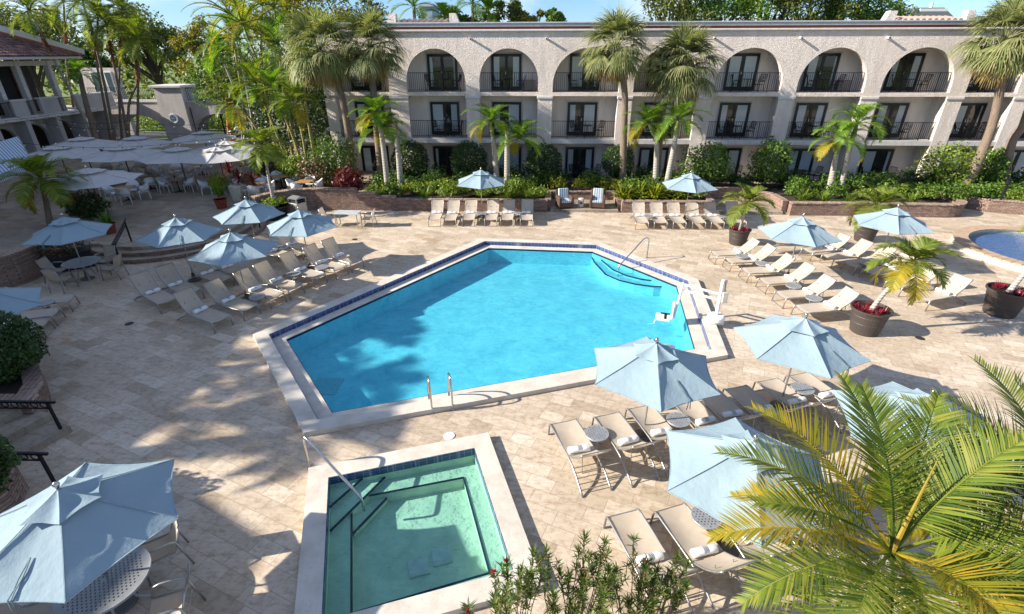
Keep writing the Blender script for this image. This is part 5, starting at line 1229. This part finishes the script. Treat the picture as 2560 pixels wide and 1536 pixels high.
# ---- Christmas palms in the bed
XP = [((971, 455), (956, 349), (950, 318), 'first feather palm of pair at left of the bed'), ((1003, 455), (993, 346), (988, 330), 'second feather palm of pair at left of the bed'), ((1244, 462), (1235, 364), (1232, 340), 'left palm of the feather pair behind far umbrella'), ((1268, 477), (1268, 346), (1270, 332), 'right palm of the feather pair behind far umbrella'), ((1637, 466), (1642, 364), (1637, 340), 'left palm of the feather pair under the grey-green fan palm'), ((1662, 469), (1684, 371), (1690, 335), 'right palm of the feather pair under the grey-green fan palm'), ((2071, 484), (2086, 411), (2092, 385), 'shorter leaning feather palm right of centre'), ((2097, 480), (2118, 393), (2132, 345), 'taller leaning feather palm right of centre')]
for i, (a, b, c, l) in enumerate(XP):
    y = 29.6 if i not in (2, 4) else 30.3
    g = ground_at(a[0], y); y = y
    feather_palm('feather_palm', l, [g, F(*b, y), F(*c, y)], .15, 15, 1.95, 40+i, m_trunkpale, GP, .62, .055, 32, .75, (85, -20), 1.75, GPY, 3 if i % 2 == 0 else 1, .6)
# ---- clipped balls, shrubs in the bed
BALLK = Kind(shrub('clipped_ball', 'x', (0, 0, 0), (1., 1., .98), 3600, .13, GD, 3, True, .55, .07))
for px, py, y, s, l in ((1360, 406, 32., 1.16, 'between ground-floor doors, left of wicker chairs'), (1546, 402, 32., 1.02, 'behind the tall middle fan palm trunk'), (1172, 400, 32., 1.18, 'behind the far umbrella, left'), (1026, 400, 32., 1.2, 'behind the first pair of feather palms')):
    p = F(px, py, y); BALLK.put('dark green clipped ball shrub '+l, (p.x, y, p.z-s*.95), rnd.uniform(0, 6), s, 'clipped ball shrubs')
SH = [(836, 400, 30.8, (1.45, 1.3, 1.6), GM, 'big glossy hibiscus bush with red blooms at left end of bed'), (1768, 410, 31.4, (1.5, 1.2, 1.25), GM, 'loose rounded shrub below the lit facade column, right of fan palms'), (1928, 400, 31.2, (1.2, 1.1, 1.3), GM, 'upright green shrub on bare twisted stem by a ground-floor door'), (2368, 424, 31., (1.75, 1.5, 1.45), GL, 'large bright green dome shrub beside leaning fan palm at right'), (2480, 425, 31., (.8, .8, 1.3), GM, 'small loose shrub right of the leaning fan palm')]
for i, (px, py, y, r3, m, l) in enumerate(SH): p = F(px, py, y); shrub('round_shrub', l, (p.x, y, max(.46, p.z-r3[2])), r3, 3000, .17, m, 60+i, True, .35, .25)
p = F(873, 452, 28.6); shrub('croton', 'dark crimson-leaved shrub at left end of the brick-walled bed', (p.x, p.y, .5), (.85, .7, .8), 1500, .2, GRED, 70, True, .2, .25)
for px, py, y, l, m in ((690, 440, 31.8, 'copper-leaved shrub left of the cane palm stems', GMIX), (800, 448, 30.2, 'copper-leaved shrub right of the cane palm stems', GMIX), (745, 450, 31., 'bright green leafy shrub at foot of the cane palms', GL)):
    p = F(px, py, y); shrub('leafy_shrub', l, (p.x, y, .5), (1.25, .9, .95), 1700, .2, m, 80+px, True, .25, .3)
# low planting, one mass
def mass(name, label, pts, m, seed, leaf, per, cat='ground cover'):
    r = random.Random(seed); mb = MB()
    for x, y, rx, h in pts: cloud(mb, (x, y, .5+h*.45), (rx, rx*.8, h*.6), int(per*r.uniform(.8, 1.2)), leaf*r.uniform(.8, 1.25), r, .2, .35, 1.6, r.random()*50, True)
    o = obj(name, mb, m, norm=False); tag(o, label, cat, None, 'stuff'); return o
def spots(x0, x1, y0, y1, n, rx, h, seed, skip=()):
    r = random.Random(seed); out = []
    for i in range(n):
        x = x0+(x1-x0)*(i+r.random())/n; y = r.uniform(y0, y1)
        if any(a < x < b and y < c for a, b, c in skip): continue
        out.append((x, y, rx*r.uniform(.8, 1.3), h*r.uniform(.75, 1.3)))
    return out
SK = [(.3, 4.9, 30.3), (9.2, 13.8, 31.2)]
mass('back_hedge', 'dark low hedge along foot of the hotel wing', spots(-10, 34, 31., 31.9, 46, .75, .95, 5), GD, 101, .15, 620, 'hedge')
mass('middle_planting', 'mixed mid-green leafy planting in the long bed', spots(-10, 34, 28.6, 30.9, 74, .62, .85, 6, SK), GM, 102, .15, 480)
mass('lime_planting', 'lime green leafy planting along front of the long bed', spots(-9.5, .2, 27.9, 28.9, 13, .55, .85, 7)+spots(4.8, 9.4, 28, 29.4, 6, .55, .7, 8)+spots(13.9, 32, 28.4, 29.6, 15, .6, .65, 9), GL, 103, .14, 460)
mass('yellow_planting', 'yellow-green variegated planting tucked in front of the long bed', spots(-8, .2, 28.6, 29.6, 8, .55, .7, 10)+spots(4.6, 9, 29.4, 30.2, 6, .5, .75, 11, SK)+[(1.2, 30.3, .6, .7), (2.6, 30.2, .6, .7), (4., 30.3, .6, .7)], GY, 104, .15, 380)
# broad-leaved ginger by the recess
def blade_clump(name, label, loc, n, L, W, m, seed, el=(35, 85), hang=.5, cat='plant', segs=4, group=None):
    r = random.Random(seed); t = thing(name, label, cat, loc, 0, group); mb = MB()
    for i in range(n):
        a = r.uniform(0, 6.28); e = rad(r.uniform(*el)); d = Vector((math.cos(a)*math.cos(e), math.sin(a)*math.cos(e), math.sin(e))); b = Vector((r.uniform(-.1, .1), r.uniform(-.1, .1), 0))*L
        blade(mb, b, d, UPV if abs(d.z) < .97 else Vector((1, 0, 0)), L*r.uniform(.6, 1.1), W*r.uniform(.8, 1.2), segs, hang*r.uniform(.6, 1.4))
    obj('leaves', mb, m, t, norm=False); return t
for i, (px, py, l) in enumerate(((1560, 505, 'left clump of big yellow-green ginger leaves right of wicker armchairs'), (1600, 500, 'second clump of big yellow-green ginger leaves right of wicker armchairs'), (1640, 505, 'ginger clump between brick wall and right brick-wall loungers, leftmost'), (1700, 505, 'ginger clump behind the right brick-wall loungers'))):
    p = G(px, py, .5); blade_clump('ginger_plant', l, (p.x, 28.1+.2*(i % 2), .47), 120, 1.05, .17, GY, 120+i, (30, 88), .8)
FERN = Kind(blade_clump('strappy_plant', 'x', (0, 0, 0), 90, .8, .05, GL, 130, (25, 85), .8))
for i, (x, y, l) in enumerate(((-6.3, 27.7, 'bright strappy fern clump on bed edge, left end'), (-1.6, 27.8, 'bright strappy fern clump on bed edge near last left-row lounger'), (-.5, 27.75, 'bright strappy fern clump beside the armchair recess'), (14.4, 27.9, 'strappy fern clump at left end of the far right wall'), (15.6, 27.95, 'second strappy fern clump along the right brick wall'), (16.8, 27.8, 'strappy fern clump behind the middle potted palm'), (18.6, 27.9, 'strappy fern clump right of the middle potted palm'), (20.2, 27.9, 'strappy fern clump near the rounded wall end'))):
    FERN.put(l, (x, y, .5), rnd.uniform(0, 6), rnd.uniform(.85, 1.2), 'strappy ferns on the bed edge')
GPYB = leafy('golden_palm_leaf', [(.14, .20, .012), (.26, .30, .015), (.42, .36, .02)], .45, .45)
# ---- thicket of cane palms at left
r_ = random.Random(77)
CP_ = [((735, 455), (690, 330), (655, 245), 34.0, 12, 2.7), ((768, 462), (735, 350), (700, 265), 33., 12, 2.6), ((776, 470), (760, 360), (745, 290), 31.5, 11, 2.2), ((650, 430), (622, 250), (600, 140), 37., 13, 3.3), ((700, 440), (660, 210), (622, 100), 35.5, 14, 4.2), ((620, 420), (590, 240), (560, 160), 39., 11, 2.6), ((705, 450), (640, 320), (618, 290), 35., 11, 2.4), ((755, 440), (715, 250), (700, 150), 35., 12, 2.8), ((795, 440), (770, 300), (760, 210), 33.5, 10, 2.3), ((640, 430), (600, 200), (580, 75), 38.5, 13, 3.4), ((740, 440), (705, 200), (690, 60), 36.5, 13, 3.2), ((690, 440), (655, 150), (655, 50), 39.5, 13, 3.6)]
CL = ['cane palm with yellow leaning stem, left of the hibiscus bush', 'cane palm with two-tone stem in front of thicket', 'slender cane palm nearest the brick-walled bed', 'pale-trunked palm at left edge of the thicket', 'tallest sunlit yellow palm above the thicket', 'short-crowned palm next to orange-barked trunk', 'low spreading cane palm in thicket foreground', 'mid-height cane palm behind yellow stems', 'dark green cane palm against hotel corner', 'tall arching yellow-green palm at left of thicket top', 'tall yellow-green palm just left of the left fan palm crown', 'tall palm behind the sunlit yellow palm']
for i, ((a, b, c, y, nf, L), l) in enumerate(zip(CP_, CL)):
    g = F(*a, y); g.z = .47
    feather_palm('cane_palm', l, [g, F(*b, y), F(*c, y)], .085, nf, L, 200+i, m_cane if i not in (3, 5) else m_trunkpale, GPYB if i in (4, 9, 10) else GPB if i % 2 == 0 else GP, .62, .075, 30, .9, (88, -25), 1.6, GPY, (6 if i == 4 else 1 if i % 2 == 0 else 0), .5, shaftr=1.3)
for i, (px, py, y, r3, n, l, m) in enumerate(((545, 200, 42.5, (2.6, 1.6, 1.9), 2400, 'glossy round-leaved tree spreading over bridge arch', GM), (790, 300, 36, (2.3, 2., 3.6), 2600, 'dense dark green bush against hotel corner', GD), (700, 330, 38.5, (3.4, 1.8, 3.0), 3000, 'tangled dark shrubbery behind cane palm stems', GD), (640, 180, 44, (3.6, 2.2, 3.4), 2600, 'olive shrub tree behind the cane palms', GOL), (800, 190, 38, (1.8, 1.5, 3.4), 1800, 'dark leafy tree behind left fan palm', GD))):
    p = F(px, py, y); shrub('thicket_shrub', l, (p.x, y, max(.4, p.z-r3[2])), r3, n, .27, m, 230+i, True, .2, .35)
g = F(596, 390, 40.5); t = thing('bare_trunk', 'thick orange-brown fibrous trunk beside the bridge arch', 'tree', (g.x, g.y, .45)); mb = MB(); q = F(571, 245, 40.5); mb.tube(smooth_path([Vector((0, 0, 0)), Vector((.1-.3, 0, 1.6)), Vector((q.x-g.x, 0, q.z-.45))]), [.30-.012*i for i in range(9)], 9); obj('trunk', mb, m_barkor, t, smooth=True)
mb = MB(); cloud(mb, (q.x-g.x, 0, q.z+.3), (1.6, 1.4, 1.5), 900, .3, random.Random(5), .2, .3); obj('crown', mb, GOL, t, norm=False)
# ---- slim palms by the bridge
SP = [((205, 345), (180, 250), (165, 140), (160, 25), 47.5, 'slim palm rising behind end of the tile roof'), ((305, 352), (298, 250), (300, 150), (305, 45), 47.0, 'slim palm behind the forked pair, crown against sky'), ((240, 345), (190, 255), (120, 120), (84, 48), 43.5, 'slim palm with long leaning trunk crossing the tile roof'), ((284, 350), (262, 215), (236, 100), (212, 20), 44.5, 'tall slim palm with fibrous brown collar beside porch railing'), ((276, 350), (255, 230), (240, 140), (244, 60), 45.5, 'slim palm close behind the tallest leaning one'), ((318, 350), (300, 235), (280, 140), (270, 85), 45.0, 'slim palm in the middle, left of the forked pair'), ((316, 350), (322, 265), (345, 200), (343, 120), 43.8, 'curved slim palm crossing the bridge rail, left of forked pair'), ((337, 350), (345, 250), (345, 190), (340, 112), 44.2, 'slim palm leaning right beside the curved one')]
for i, (a, b, c, d, y, l) in enumerate(SP):
    g = F(*a, y); g.z = .45
    t = feather_palm('slim_palm', l, [g, F(*b, y), F(*c, y), F(*d, y)], .105, 13, [2.9, 2.8, 3., 3.5, 3., 3., 2.8, 2.9][i], 260+i, m_trunkpale if i == 2 else m_trunk, GPB, .78, .06, 40, .6, (85, -30), 1.6, None, 0, .6, taper=.6)
    cpt = F(*c, y)-g; dpt = F(*d, y)-g; mb = MB(); dr = (dpt-cpt).normalized(); o = cpt.lerp(dpt, .35)
    for q in range(90):
        w = rvec(r_); w = (w-dr*w.dot(dr)).normalized(); blade(mb, o+dr*r_.uniform(-.75, .75), (w*.45-dr*.9), w, .55, .1, 2, .2)
    obj('fibre_collar', mb, m_thatch, t, norm=False)
g = F(232, 330, 42.2); feather_palm('short_palm', 'short dark palm with shaggy trunk below porch railing', [Vector((g.x, 42.2, .45)), F(213, 250, 42.2), F(200, 190, 42.2)], .2, 14, 1.7, 270, m_trunk, GP, .5, .07, 24, .3, (85, -25), 1.5)
# ---- terrace palms
b = G(127, 572, .45); feather_palm('terrace_palm', 'sunlit palm with yellow crownshaft at left front of terrace', [Vector((b.x, b.y, .45)), F(118, 520, b.y), F(109, 478, b.y)], .12, 17, 2.0, 280, m_trunk, GPB, .72, .065, 34, .55, (86, -28), 1.75, GPY, 2, .75)
b = Vector((-13.75, 25.35, .62)); feather_palm('terrace_palm', 'slim pale-stemmed palm growing from big black planter', [b, F(672, 445, 25.6), F(660, 378, 25.8)], .085, 17, 1.75, 281, m_trunkpale, GPB, .62, .06, 34, .3, (86, -30), 1.75, None, 0, .8)
shrub('planter_filler', 'yellow-green filler plant round the stem in big black planter', (-13.75, 25.35, .6), (.66, .66, .28), 900, .12, GL, 282, False, .1, .2, True, 'plant')
blade_clump('strappy_plant', 'strappy green plant with yellow croton top in glossy red pot', G(550, 515, .45)+Vector((0, .2, .45)), 90, .95, .06, GL, 283, (40, 88), .5)
p = G(548, 500, .45)+Vector((0, .35, 0)); shrub('croton', 'yellow-topped croton rising behind strappy plant in red pot', (p.x-.05, p.y+.1, .95), (.55, .5, .45), 800, .14, GY, 284, False, .2, .2)
blade_clump('agave_plant', 'spiky agave in round dark red pot by steps', G(278, 583, .45)+Vector((0, 0, .42)), 46, .75, .07, GM, 285, (20, 85), .05)
p = G(588, 505, .45)+Vector((0, .35, .85))
for i, (dx, dy, hh, l) in enumerate(((-.15, 0, .95, 'taller crimson cordyline in cream planter'), (.2, .1, .5, 'shorter crimson cordyline in cream planter'), (.75, .5, .25, 'dark crimson cordyline just right of the cream planter'))):
    t = thing('cordyline', l, 'plant', (p.x+dx, p.y+dy, 1.3 if i < 2 else .46)); mb = MB(); hh = hh+(.85 if i == 2 else 0); mb.tube([(0, 0, 0), (.04, .02, hh)], .022, 5); obj('stem', mb, m_bark, t); mb = MB(); r = random.Random(290+i)
    for q in range(60): a = r.uniform(0, 6.28); e = rad(r.uniform(-20, 85)); blade(mb, (.04, .02, hh-r.uniform(0, .35)), Vector((math.cos(a)*math.cos(e), math.sin(a)*math.cos(e), math.sin(e))), UPV, .5, .075, 3, .5)
    obj('leaves', mb, GRED, t, norm=False)
p = G(228, 548, .45); shrub('round_shrub', 'dark rounded shrub on terrace behind shaded blue umbrella', (p.x-.2, p.y+.3, .45), (.95, .8, .62), 2200, .13, GD, 295, True, .35, .2)
t = tag(None or shrub('flowering_hedge', 'yellow-flecked low hedge growing in black planter box', (-19.15, 17.95, .6), (1.15, .6, .36), 1600, .11, GMIX, 296, False, .2, .25), None); t.rotation_euler = (0, 0, rad(40))
# ---- clipped hedges at left edge
shrub('clipped_hedge', 'large dark clipped hedge in brick planter at left edge', (-13.7, 9.8, .45), (1.6, 1.0, 1.0), 13000, .105, GD, 300, True, .62, .10)
shrub('clipped_hedge', 'smaller dark hedge behind the big umbrella at lower left edge', (-10.5, 6.35, .45), (1.1, .6, .8), 6000, .11, GD, 301, True, .45, .15)
# ---- potted feather palms with bromeliads
def potted(i, label, p, s, crown, L, seed, nf=15, ny=2):
    h = .76*s; c = Vector(crown)
    feather_palm('potted_palm', label, [Vector((p[0], p[1], h-.05)), Vector((p[0]*.7+c.x*.3, p[1]*.7+c.y*.3, h+(c.z-h)*.35)), c], .068*s, nf, L, seed, m_trunkpale, GPB, .50, .042, 38, .35, (84, -30), 1.65, GPY, ny, .7)
    r = random.Random(seed+9); t = thing('bromeliads', 'crimson bromeliads filling '+PP[i][1], 'plants', (p[0], p[1], h-.04)); mb = MB()
    for k in range(17):
        a = r.uniform(0, 6.28); q = .42*s*math.sqrt(r.uniform(.12, 1)); c0 = Vector((q*math.cos(a), q*math.sin(a), 0))
        for j in range(11): w = r.uniform(0, 6.28); e = rad(r.uniform(20, 75)); blade(mb, c0, Vector((math.cos(w)*math.cos(e), math.sin(w)*math.cos(e), math.sin(e))), UPV, .22*s, .03, 3, .6)
    obj('leaves', mb, GFL, t, norm=False)
potted(0, 'feather palm in brown pot beside the right brick-wall loungers', PP[0][0], .88, G(1866, 520, 1.95)*1., 1.35, 310)
potted(1, 'feather palm in brown pot behind loungers near the right brick wall', PP[1][0], .95, G(2187, 520, 1.95), 1.45, 311)
potted(2, 'feather palm in brown pot in centre of right deck', PP[2][0], 1., (10.85, 14.35, 2.0), 1.30, 312, 16, 4)
potted(3, 'feather palm in brown pot at right picture edge', PP[3][0], 1.08, (16.35, 15.9, 2.75), 1.35, 313)
# ---- the big feather palm in the lower right corner and its neighbour
def near_palm(label, crown, base, seed, L, specs):
    r = random.Random(seed); b = Vector(base); c = Vector(crown)-b; t = thing('near_palm', label, 'palm tree', b); mb = MB(); mb.tube(smooth_path([Vector((0, 0, 0)), c*.5+Vector((.08, .05, 0)), c]), [.12, .115, .11, .105, .10, .10, .095, .09, .08], 12); obj('trunk', mb, m_trunkpale, t, smooth=True)
    g = MB(); y = MB()
    for az, el, sc, cu, ye in specs: frond(y if ye else g, c, rad(az), rad(el), L*sc, cu*.9, 56, .55, .021, r, .22, .5, segs=4, rr=.019, petiole=.2, twist=r.uniform(-.25, .25))
    g.tube([c, c+Vector((.12, .12, .98)).normalized()*L*.62], [.03, .004], 6, 1)
    obj('green_fronds', g, [GPB, m_spear], t, norm=False); obj('yellow_fronds', y, GPY, t, norm=False); return t
m_spear = plain('young_frond_spear', (.30, .22, .03), .5)
near_palm('big green and yellow feather palm filling lower right corner', (3.66, 3.64, 3.25), (3.9, 3.4, 0), 401, 1.82,
    [(95, 62, 1.05, 1.1, 0), (128, 48, 1.05, 1.1, 1), (150, 40, 1.05, 1.2, 0), (60, 58, 1.05, 1.1, 0), (38, 45, 1.0, 1.2, 0), (172, 20, 1.0, 1.2, 1), (195, 15, .95, 1.5, 0), (220, 30, .85, 1.7, 0), (5, 30, 1.05, 1.3, 0), (-20, 10, .95, 1.4, 1), (112, 75, .95, .9, 0), (250, 35, .8, 1.8, 0), (-45, 30, .9, 1.6, 0), (185, 45, .9, 1.2, 0), (20, 65, 1., 1., 0), (145, 12, .9, 1.2, 1), (-70, 40, .8, 1.7, 1), (215, 5, 1., 1.3, 0), (240, 10, .9, 1.4, 0), (265, 8, .8, 1.4, 1), (300, 20, .9, 1.4, 1), (330, 30, .9, 1.4, 0)])
near_palm('second feather palm entering from right picture edge at the bottom', (5.75, 4.15, 3.15), (5.95, 3.8, 0), 402, 1.9,
    [(95, 60, 1.05, 1.1, 0), (130, 45, 1., 1.2, 0), (165, 40, 1., 1.3, 0), (200, 30, 1., 1.3, 0), (60, 55, 1., 1.1, 0), (180, 8, .95, 1.3, 1), (150, 15, .95, 1.3, 0), (225, 20, .9, 1.6, 0), (110, 25, 1., 1.2, 0), (30, 40, .9, 1.2, 0), (250, 40, .8, 1.6, 0), (120, 75, .9, .8, 0), (210, 8, 1., 1.2, 0), (240, 15, .9, 1.4, 0), (185, 52, 1., 1.2, 0), (265, 25, .9, 1.5, 0), (155, 60, 1., 1., 0), (172, 25, 1.05, 1.2, 0)])
# ---- oleanders along the bottom edge
def oleander(label, base, n, H, spread, seed, group='oleander bushes along bottom edge'):
    r = random.Random(seed); t = thing('oleander', label, 'shrub', base, 0, group); st = MB(); lf = MB(); fl = MB()
    for i in range(n):
        a = r.uniform(0, 6.28); s = spread*math.sqrt(r.random()); h = H*r.uniform(.72, 1.05); top = Vector((s*math.cos(a), s*math.sin(a)*.7, h)); b0 = Vector((top.x*.35, top.y*.35, 0)); mid = b0.lerp(top, .55)+Vector((r.uniform(-.06, .06), r.uniform(-.06, .06), .05))
        st.tube([b0, mid, top], [.011, .008, .004], 4, cap=False)
        for j in range(3): q = mid.lerp(top, r.uniform(0, .6)); e2 = q+Vector((r.uniform(-.14, .14), r.uniform(-.14, .14), r.uniform(.12, .3))); st.tube([q, e2], [.005, .003], 3, cap=False); ends = e2; _whorl(lf, ends, r, 9)
        for j in range(7): _whorl(lf, mid.lerp(top, .45+.55*j/6), r, 5)
        _whorl(lf, top, r, 18)
        if r.random() < .07:
            for j in range(7): blade(fl, top+Vector((0, 0, .03)), rvec(r)+Vector((0, 0, .6)), UPV, .055, .035, 2, .2)
    obj('stems', st, m_olstem, t); obj('leaves', lf, GOLN, t, norm=False)
    if fl.v: obj('flowers', fl, GFL, t, norm=False)
    return t
def _whorl(mb, p, r, n):
    for k in range(n):
        a = r.uniform(0, 6.28); e = rad(r.uniform(15, 80)); blade(mb, p-Vector((0, 0, r.uniform(0, .12))), Vector((math.cos(a)*math.cos(e), math.sin(a)*math.cos(e), math.sin(e))), UPV, r.uniform(.09, .15), .02, 2, .2)
m_olstem = plain('oleander_stem', (.20, .13, .08), .8)
GOLN = leafy('oleander_leaf', [(.05, .10, .02), (.085, .15, .025), (.13, .18, .03), (.20, .17, .06)], .45, .3)
oleander('sparse oleander with pink buds over near right corner of spa', (-.22, 4.25, 0), 11, 2.0, .42, 501)
oleander('tall oleander with red-orange tips left of the nearest loungers', (.62, 4.35, 0), 20, 2.12, .55, 502)
oleander('oleander with bright leafy top in front of the nearest loungers', (1.55, 4.35, 0), 20, 2.1, .55, 503)
oleander('low oleander at bottom edge over the spa coping', (-.42, 3.72, 0), 12, 1.9, .42, 504)
oleander('low oleander at bottom edge below the nearest loungers', (1.05, 3.75, 0), 14, 1.8, .55, 505)
# ---- trees and palms beyond the buildings
broad_tree('large rounded dark tree beyond the bridge', F(385, 240, 72)*Vector((1, 1, 0)) if False else (F(392, 150, 72).x, 72, 0), 13.6, (5.2, 5., 4.9), GOL, 601, 46, .42, 190, lean=-1.)
broad_tree('golden-tinged tree beyond the bridge, right of the rounded dark one', (F(515, 150, 66).x, 66, 0), 11.3, (3.6, 3.4, 3.9), GOLY, 602, 30, .38, 170)
broad_tree('dark tree behind the tile roof at upper left corner', (F(45, 90, 62).x, 62, 0), 13.2, (6.5, 5, 3.8), GOL, 603, 40, .42, 180)
broad_tree('dark tree peeking between slim palms and the tile roof', (F(185, 100, 74).x, 74, 0), 9.6, (4.0, 4, 3.4), GD, 604, 30, .42, 170)
broad_tree('rust-tinged tree behind tops of the cane palms', (F(740, 30, 62).x, 62, 0), 15.0, (6.0, 5, 4.5), GOLY, 605, 34, .42, 160)
broad_tree('dark crown behind the left fan palm heads', (F(880, 40, 70).x, 70, 0), 14.6, (4.6, 4, 5), GOL, 606, 26, .42, 160)
for i, (px, H, w, m, l) in enumerate(((1690, 16.8, 5., GOL, 'leafy tree above roof, just right of the tall fan palm'), (1800, 15.6, 5., GM, 'second leafy tree above the roof right of the tall fan palm'), (1910, 16.8, 5.4, GOL, 'tallest leafy tree above the roof, centre right'), (2020, 16.2, 5., GOL, 'leafy tree above roof left of the pitched roof piece'), (2110, 14.6, 4.6, GM, 'leafy tree above roof behind the pitched roof piece'), (2205, 14.2, 4.2, GM, 'low leafy tree left of the far mansard house'), (2580, 15, 5, GOL, 'tree above roof at right picture edge'))):
    broad_tree(l, (F(px, 60, 68+i).x, 68+i, 0), H, (w, 4., 4.0), m, 620+i, 30, .40, 150)
for i, (px, H, L, l) in enumerate(((1030, 13.0, 3.2, 'feather palm above the roof, left of centre'), (1105, 11.9, 2.6, 'low feather palm above the roof beside the blue-grey block'), (1175, 13.4, 3.4, 'largest feather palm above the roof'), (1215, 12.6, 2.8, 'feather palm above the roof right of the largest'))):
    x = F(px, 60, 56+i).x; feather_palm('skyline_palm', l, [Vector((x, 56+i, 0)), Vector((x+.2, 56+i, 5)), Vector((x+.3, 56+i, H-1.6))], .2, 13, L, 640+i, m_trunk, GP, .8, .11, 26, .5, (86, -20), 1.5)
for i, (px, H, w, l, m) in enumerate(((1270, 12.8, 2.2, 'olive shrub top above the roof right of feather palms', GOL), (1330, 12.5, 1.9, 'small leafy top above the roof', GOLY), (1380, 12.4, 1.5, 'rounded green top above the roof, left of tall fan palm', GM), (1150, 12.2, 2.4, 'bushy top between the skyline palms', GM))):
    x = F(px, 60, 60).x; broad_tree(l, (x, 60, 0), H, (w, w, 2.0), m, 660+i, 16, .3, 240, name='roofline_shrub')
mb = MB(); r = random.Random(9)
for i in range(26): cloud(mb, (-47+i*.8, 58.6+r.uniform(-.3, .3), .95), (.8, .8, 1.05), 240, .24, r, .3, .2, 1.5, i)
o = obj('clipped_road_hedge', mb, GL, norm=False); tag(o, 'long clipped hedge beyond the road, seen through the bridge arch', 'hedge')
mb = MB()
for i in range(60): x, y = r.uniform(-75, -20), r.uniform(66, 110); cloud(mb, (x, y, .6), (2.4, 1.6, .9), 130, .4, r, .2, .3, 1.5, i)
o = obj('far_planting', mb, GY, norm=False); tag(o, 'sunlit yellow-green planting far beyond the bridge rail', 'planting', None, 'stuff')
mb = MB()
for i in range(95):
    a = rad(-60+150*i/95); d = r.uniform(105, 150); cloud(mb, (d*math.sin(a), d*math.cos(a), 4.0), (7, 5, 4.5), 170, 1.1, r, .2, .35, 1.5, i)
o = obj('far_treeline', mb, GOL, norm=False); tag(o, 'far wooded skyline beyond the buildings', 'woodland', None, 'stuff')
# palms outside the picture at left whose crowns dapple the near deck
for i, (x, y, h, L) in enumerate(((-23.4, 8.2, 8.3, 2.0), (-24.5, 10.8, 8.6, 2.1), (-20.6, 5.6, 7.9, 1.8), (-24.6, 5.9, 8.5, 2.2))):
    feather_palm('shade_palm', 'courtyard palm outside left picture edge, %s from the camera' % ORD[[2, 3, 0, 1][i]], [Vector((x, y, 0)), Vector((x+.3, y, h*.5)), Vector((x+.2, y+.2, h-.5))], .18, 15, L, 700+i, m_trunk, GP, .7, .08, 26, .6, (86, -25), 1.5)
# ================================================================ LIGHT, SKY, CAMERA
SUN = Vector((1, .20, -.53)).normalized()
sd = bpy.data.lights.new('sun', 'SUN'); sd.energy = 5.; sd.angle = rad(.53); sd.color = (1., .93, .83)
so = bpy.data.objects.new('sun', sd); COL.objects.link(so); so.rotation_euler = SUN.to_track_quat('-Z', 'Y').to_euler()
w = bpy.data.worlds.new('World'); SC.world = w; w.use_nodes = True; nt = w.node_tree; nt.nodes.clear()
out = nt.nodes.new('ShaderNodeOutputWorld'); bg = nt.nodes.new('ShaderNodeBackground'); bg.inputs[1].default_value = .07
sky = nt.nodes.new('ShaderNodeTexSky'); sky.sky_type = 'NISHITA'; sky.sun_disc = False
to = -SUN; sky.sun_elevation = math.asin(to.z); sky.sun_rotation = math.atan2(to.x, to.y); sky.air_density = 1.; sky.dust_density = .15; sky.ozone_density = 3.
tc = nt.nodes.new('ShaderNodeTexCoord'); mp = nt.nodes.new('ShaderNodeMapping'); mp.inputs['Scale'].default_value = (1.1, 1.1, 3.6); mp.inputs['Location'].default_value = (.35, .1, .0)
nz = nt.nodes.new('ShaderNodeTexNoise'); nz.inputs['Scale'].default_value = 2.3; nz.inputs['Detail'].default_value = 7; nz.inputs['Roughness'].default_value = .58; nz.inputs['Distortion'].default_value = .4
rp = nt.nodes.new('ShaderNodeValToRGB'); rp.color_ramp.elements[0].position = .47; rp.color_ramp.elements[1].position = .66
mx = nt.nodes.new('ShaderNodeMix'); mx.data_type = 'RGBA'; mx.inputs[7].default_value = (7., 7.6, 8.4, 1)
nt.links.new(tc.outputs['Generated'], mp.inputs[0]); nt.links.new(mp.outputs[0], nz.inputs[0]); nt.links.new(nz.outputs[0], rp.inputs[0])
nt.links.new(rp.outputs[0], mx.inputs[0]); hs = nt.nodes.new('ShaderNodeMix'); hs.data_type = 'RGBA'; hs.blend_type = 'MULTIPLY'; hs.inputs[0].default_value = 1.; hs.inputs[7].default_value = (.72, .92, 1.25, 1); nt.links.new(sky.outputs[0], hs.inputs[6]); nt.links.new(hs.outputs[2], mx.inputs[6]); nt.links.new(mx.outputs[2], bg.inputs[0]); nt.links.new(bg.outputs[0], out.inputs[0])
cd = bpy.data.cameras.new('camera'); cd.sensor_width = 36; cd.lens = CF/2560*36; cd.clip_start = .05; cd.clip_end = 3000
co = bpy.data.objects.new('camera', cd); COL.objects.link(co)
co.matrix_world = Matrix(((RT.x, UP.x, -_fw.x, 0), (RT.y, UP.y, -_fw.y, 0), (RT.z, UP.z, -_fw.z, CH), (0, 0, 0, 1)))
SC.camera = co
SC.view_settings.view_transform = 'Standard'; SC.view_settings.look = 'None'; SC.view_settings.exposure = 1.12; SC.view_settings.gamma = 1.
SC.cycles.max_bounces = 7; SC.cycles.transparent_max_bounces = 10; SC.cycles.diffuse_bounces = 4; SC.cycles.glossy_bounces = 3
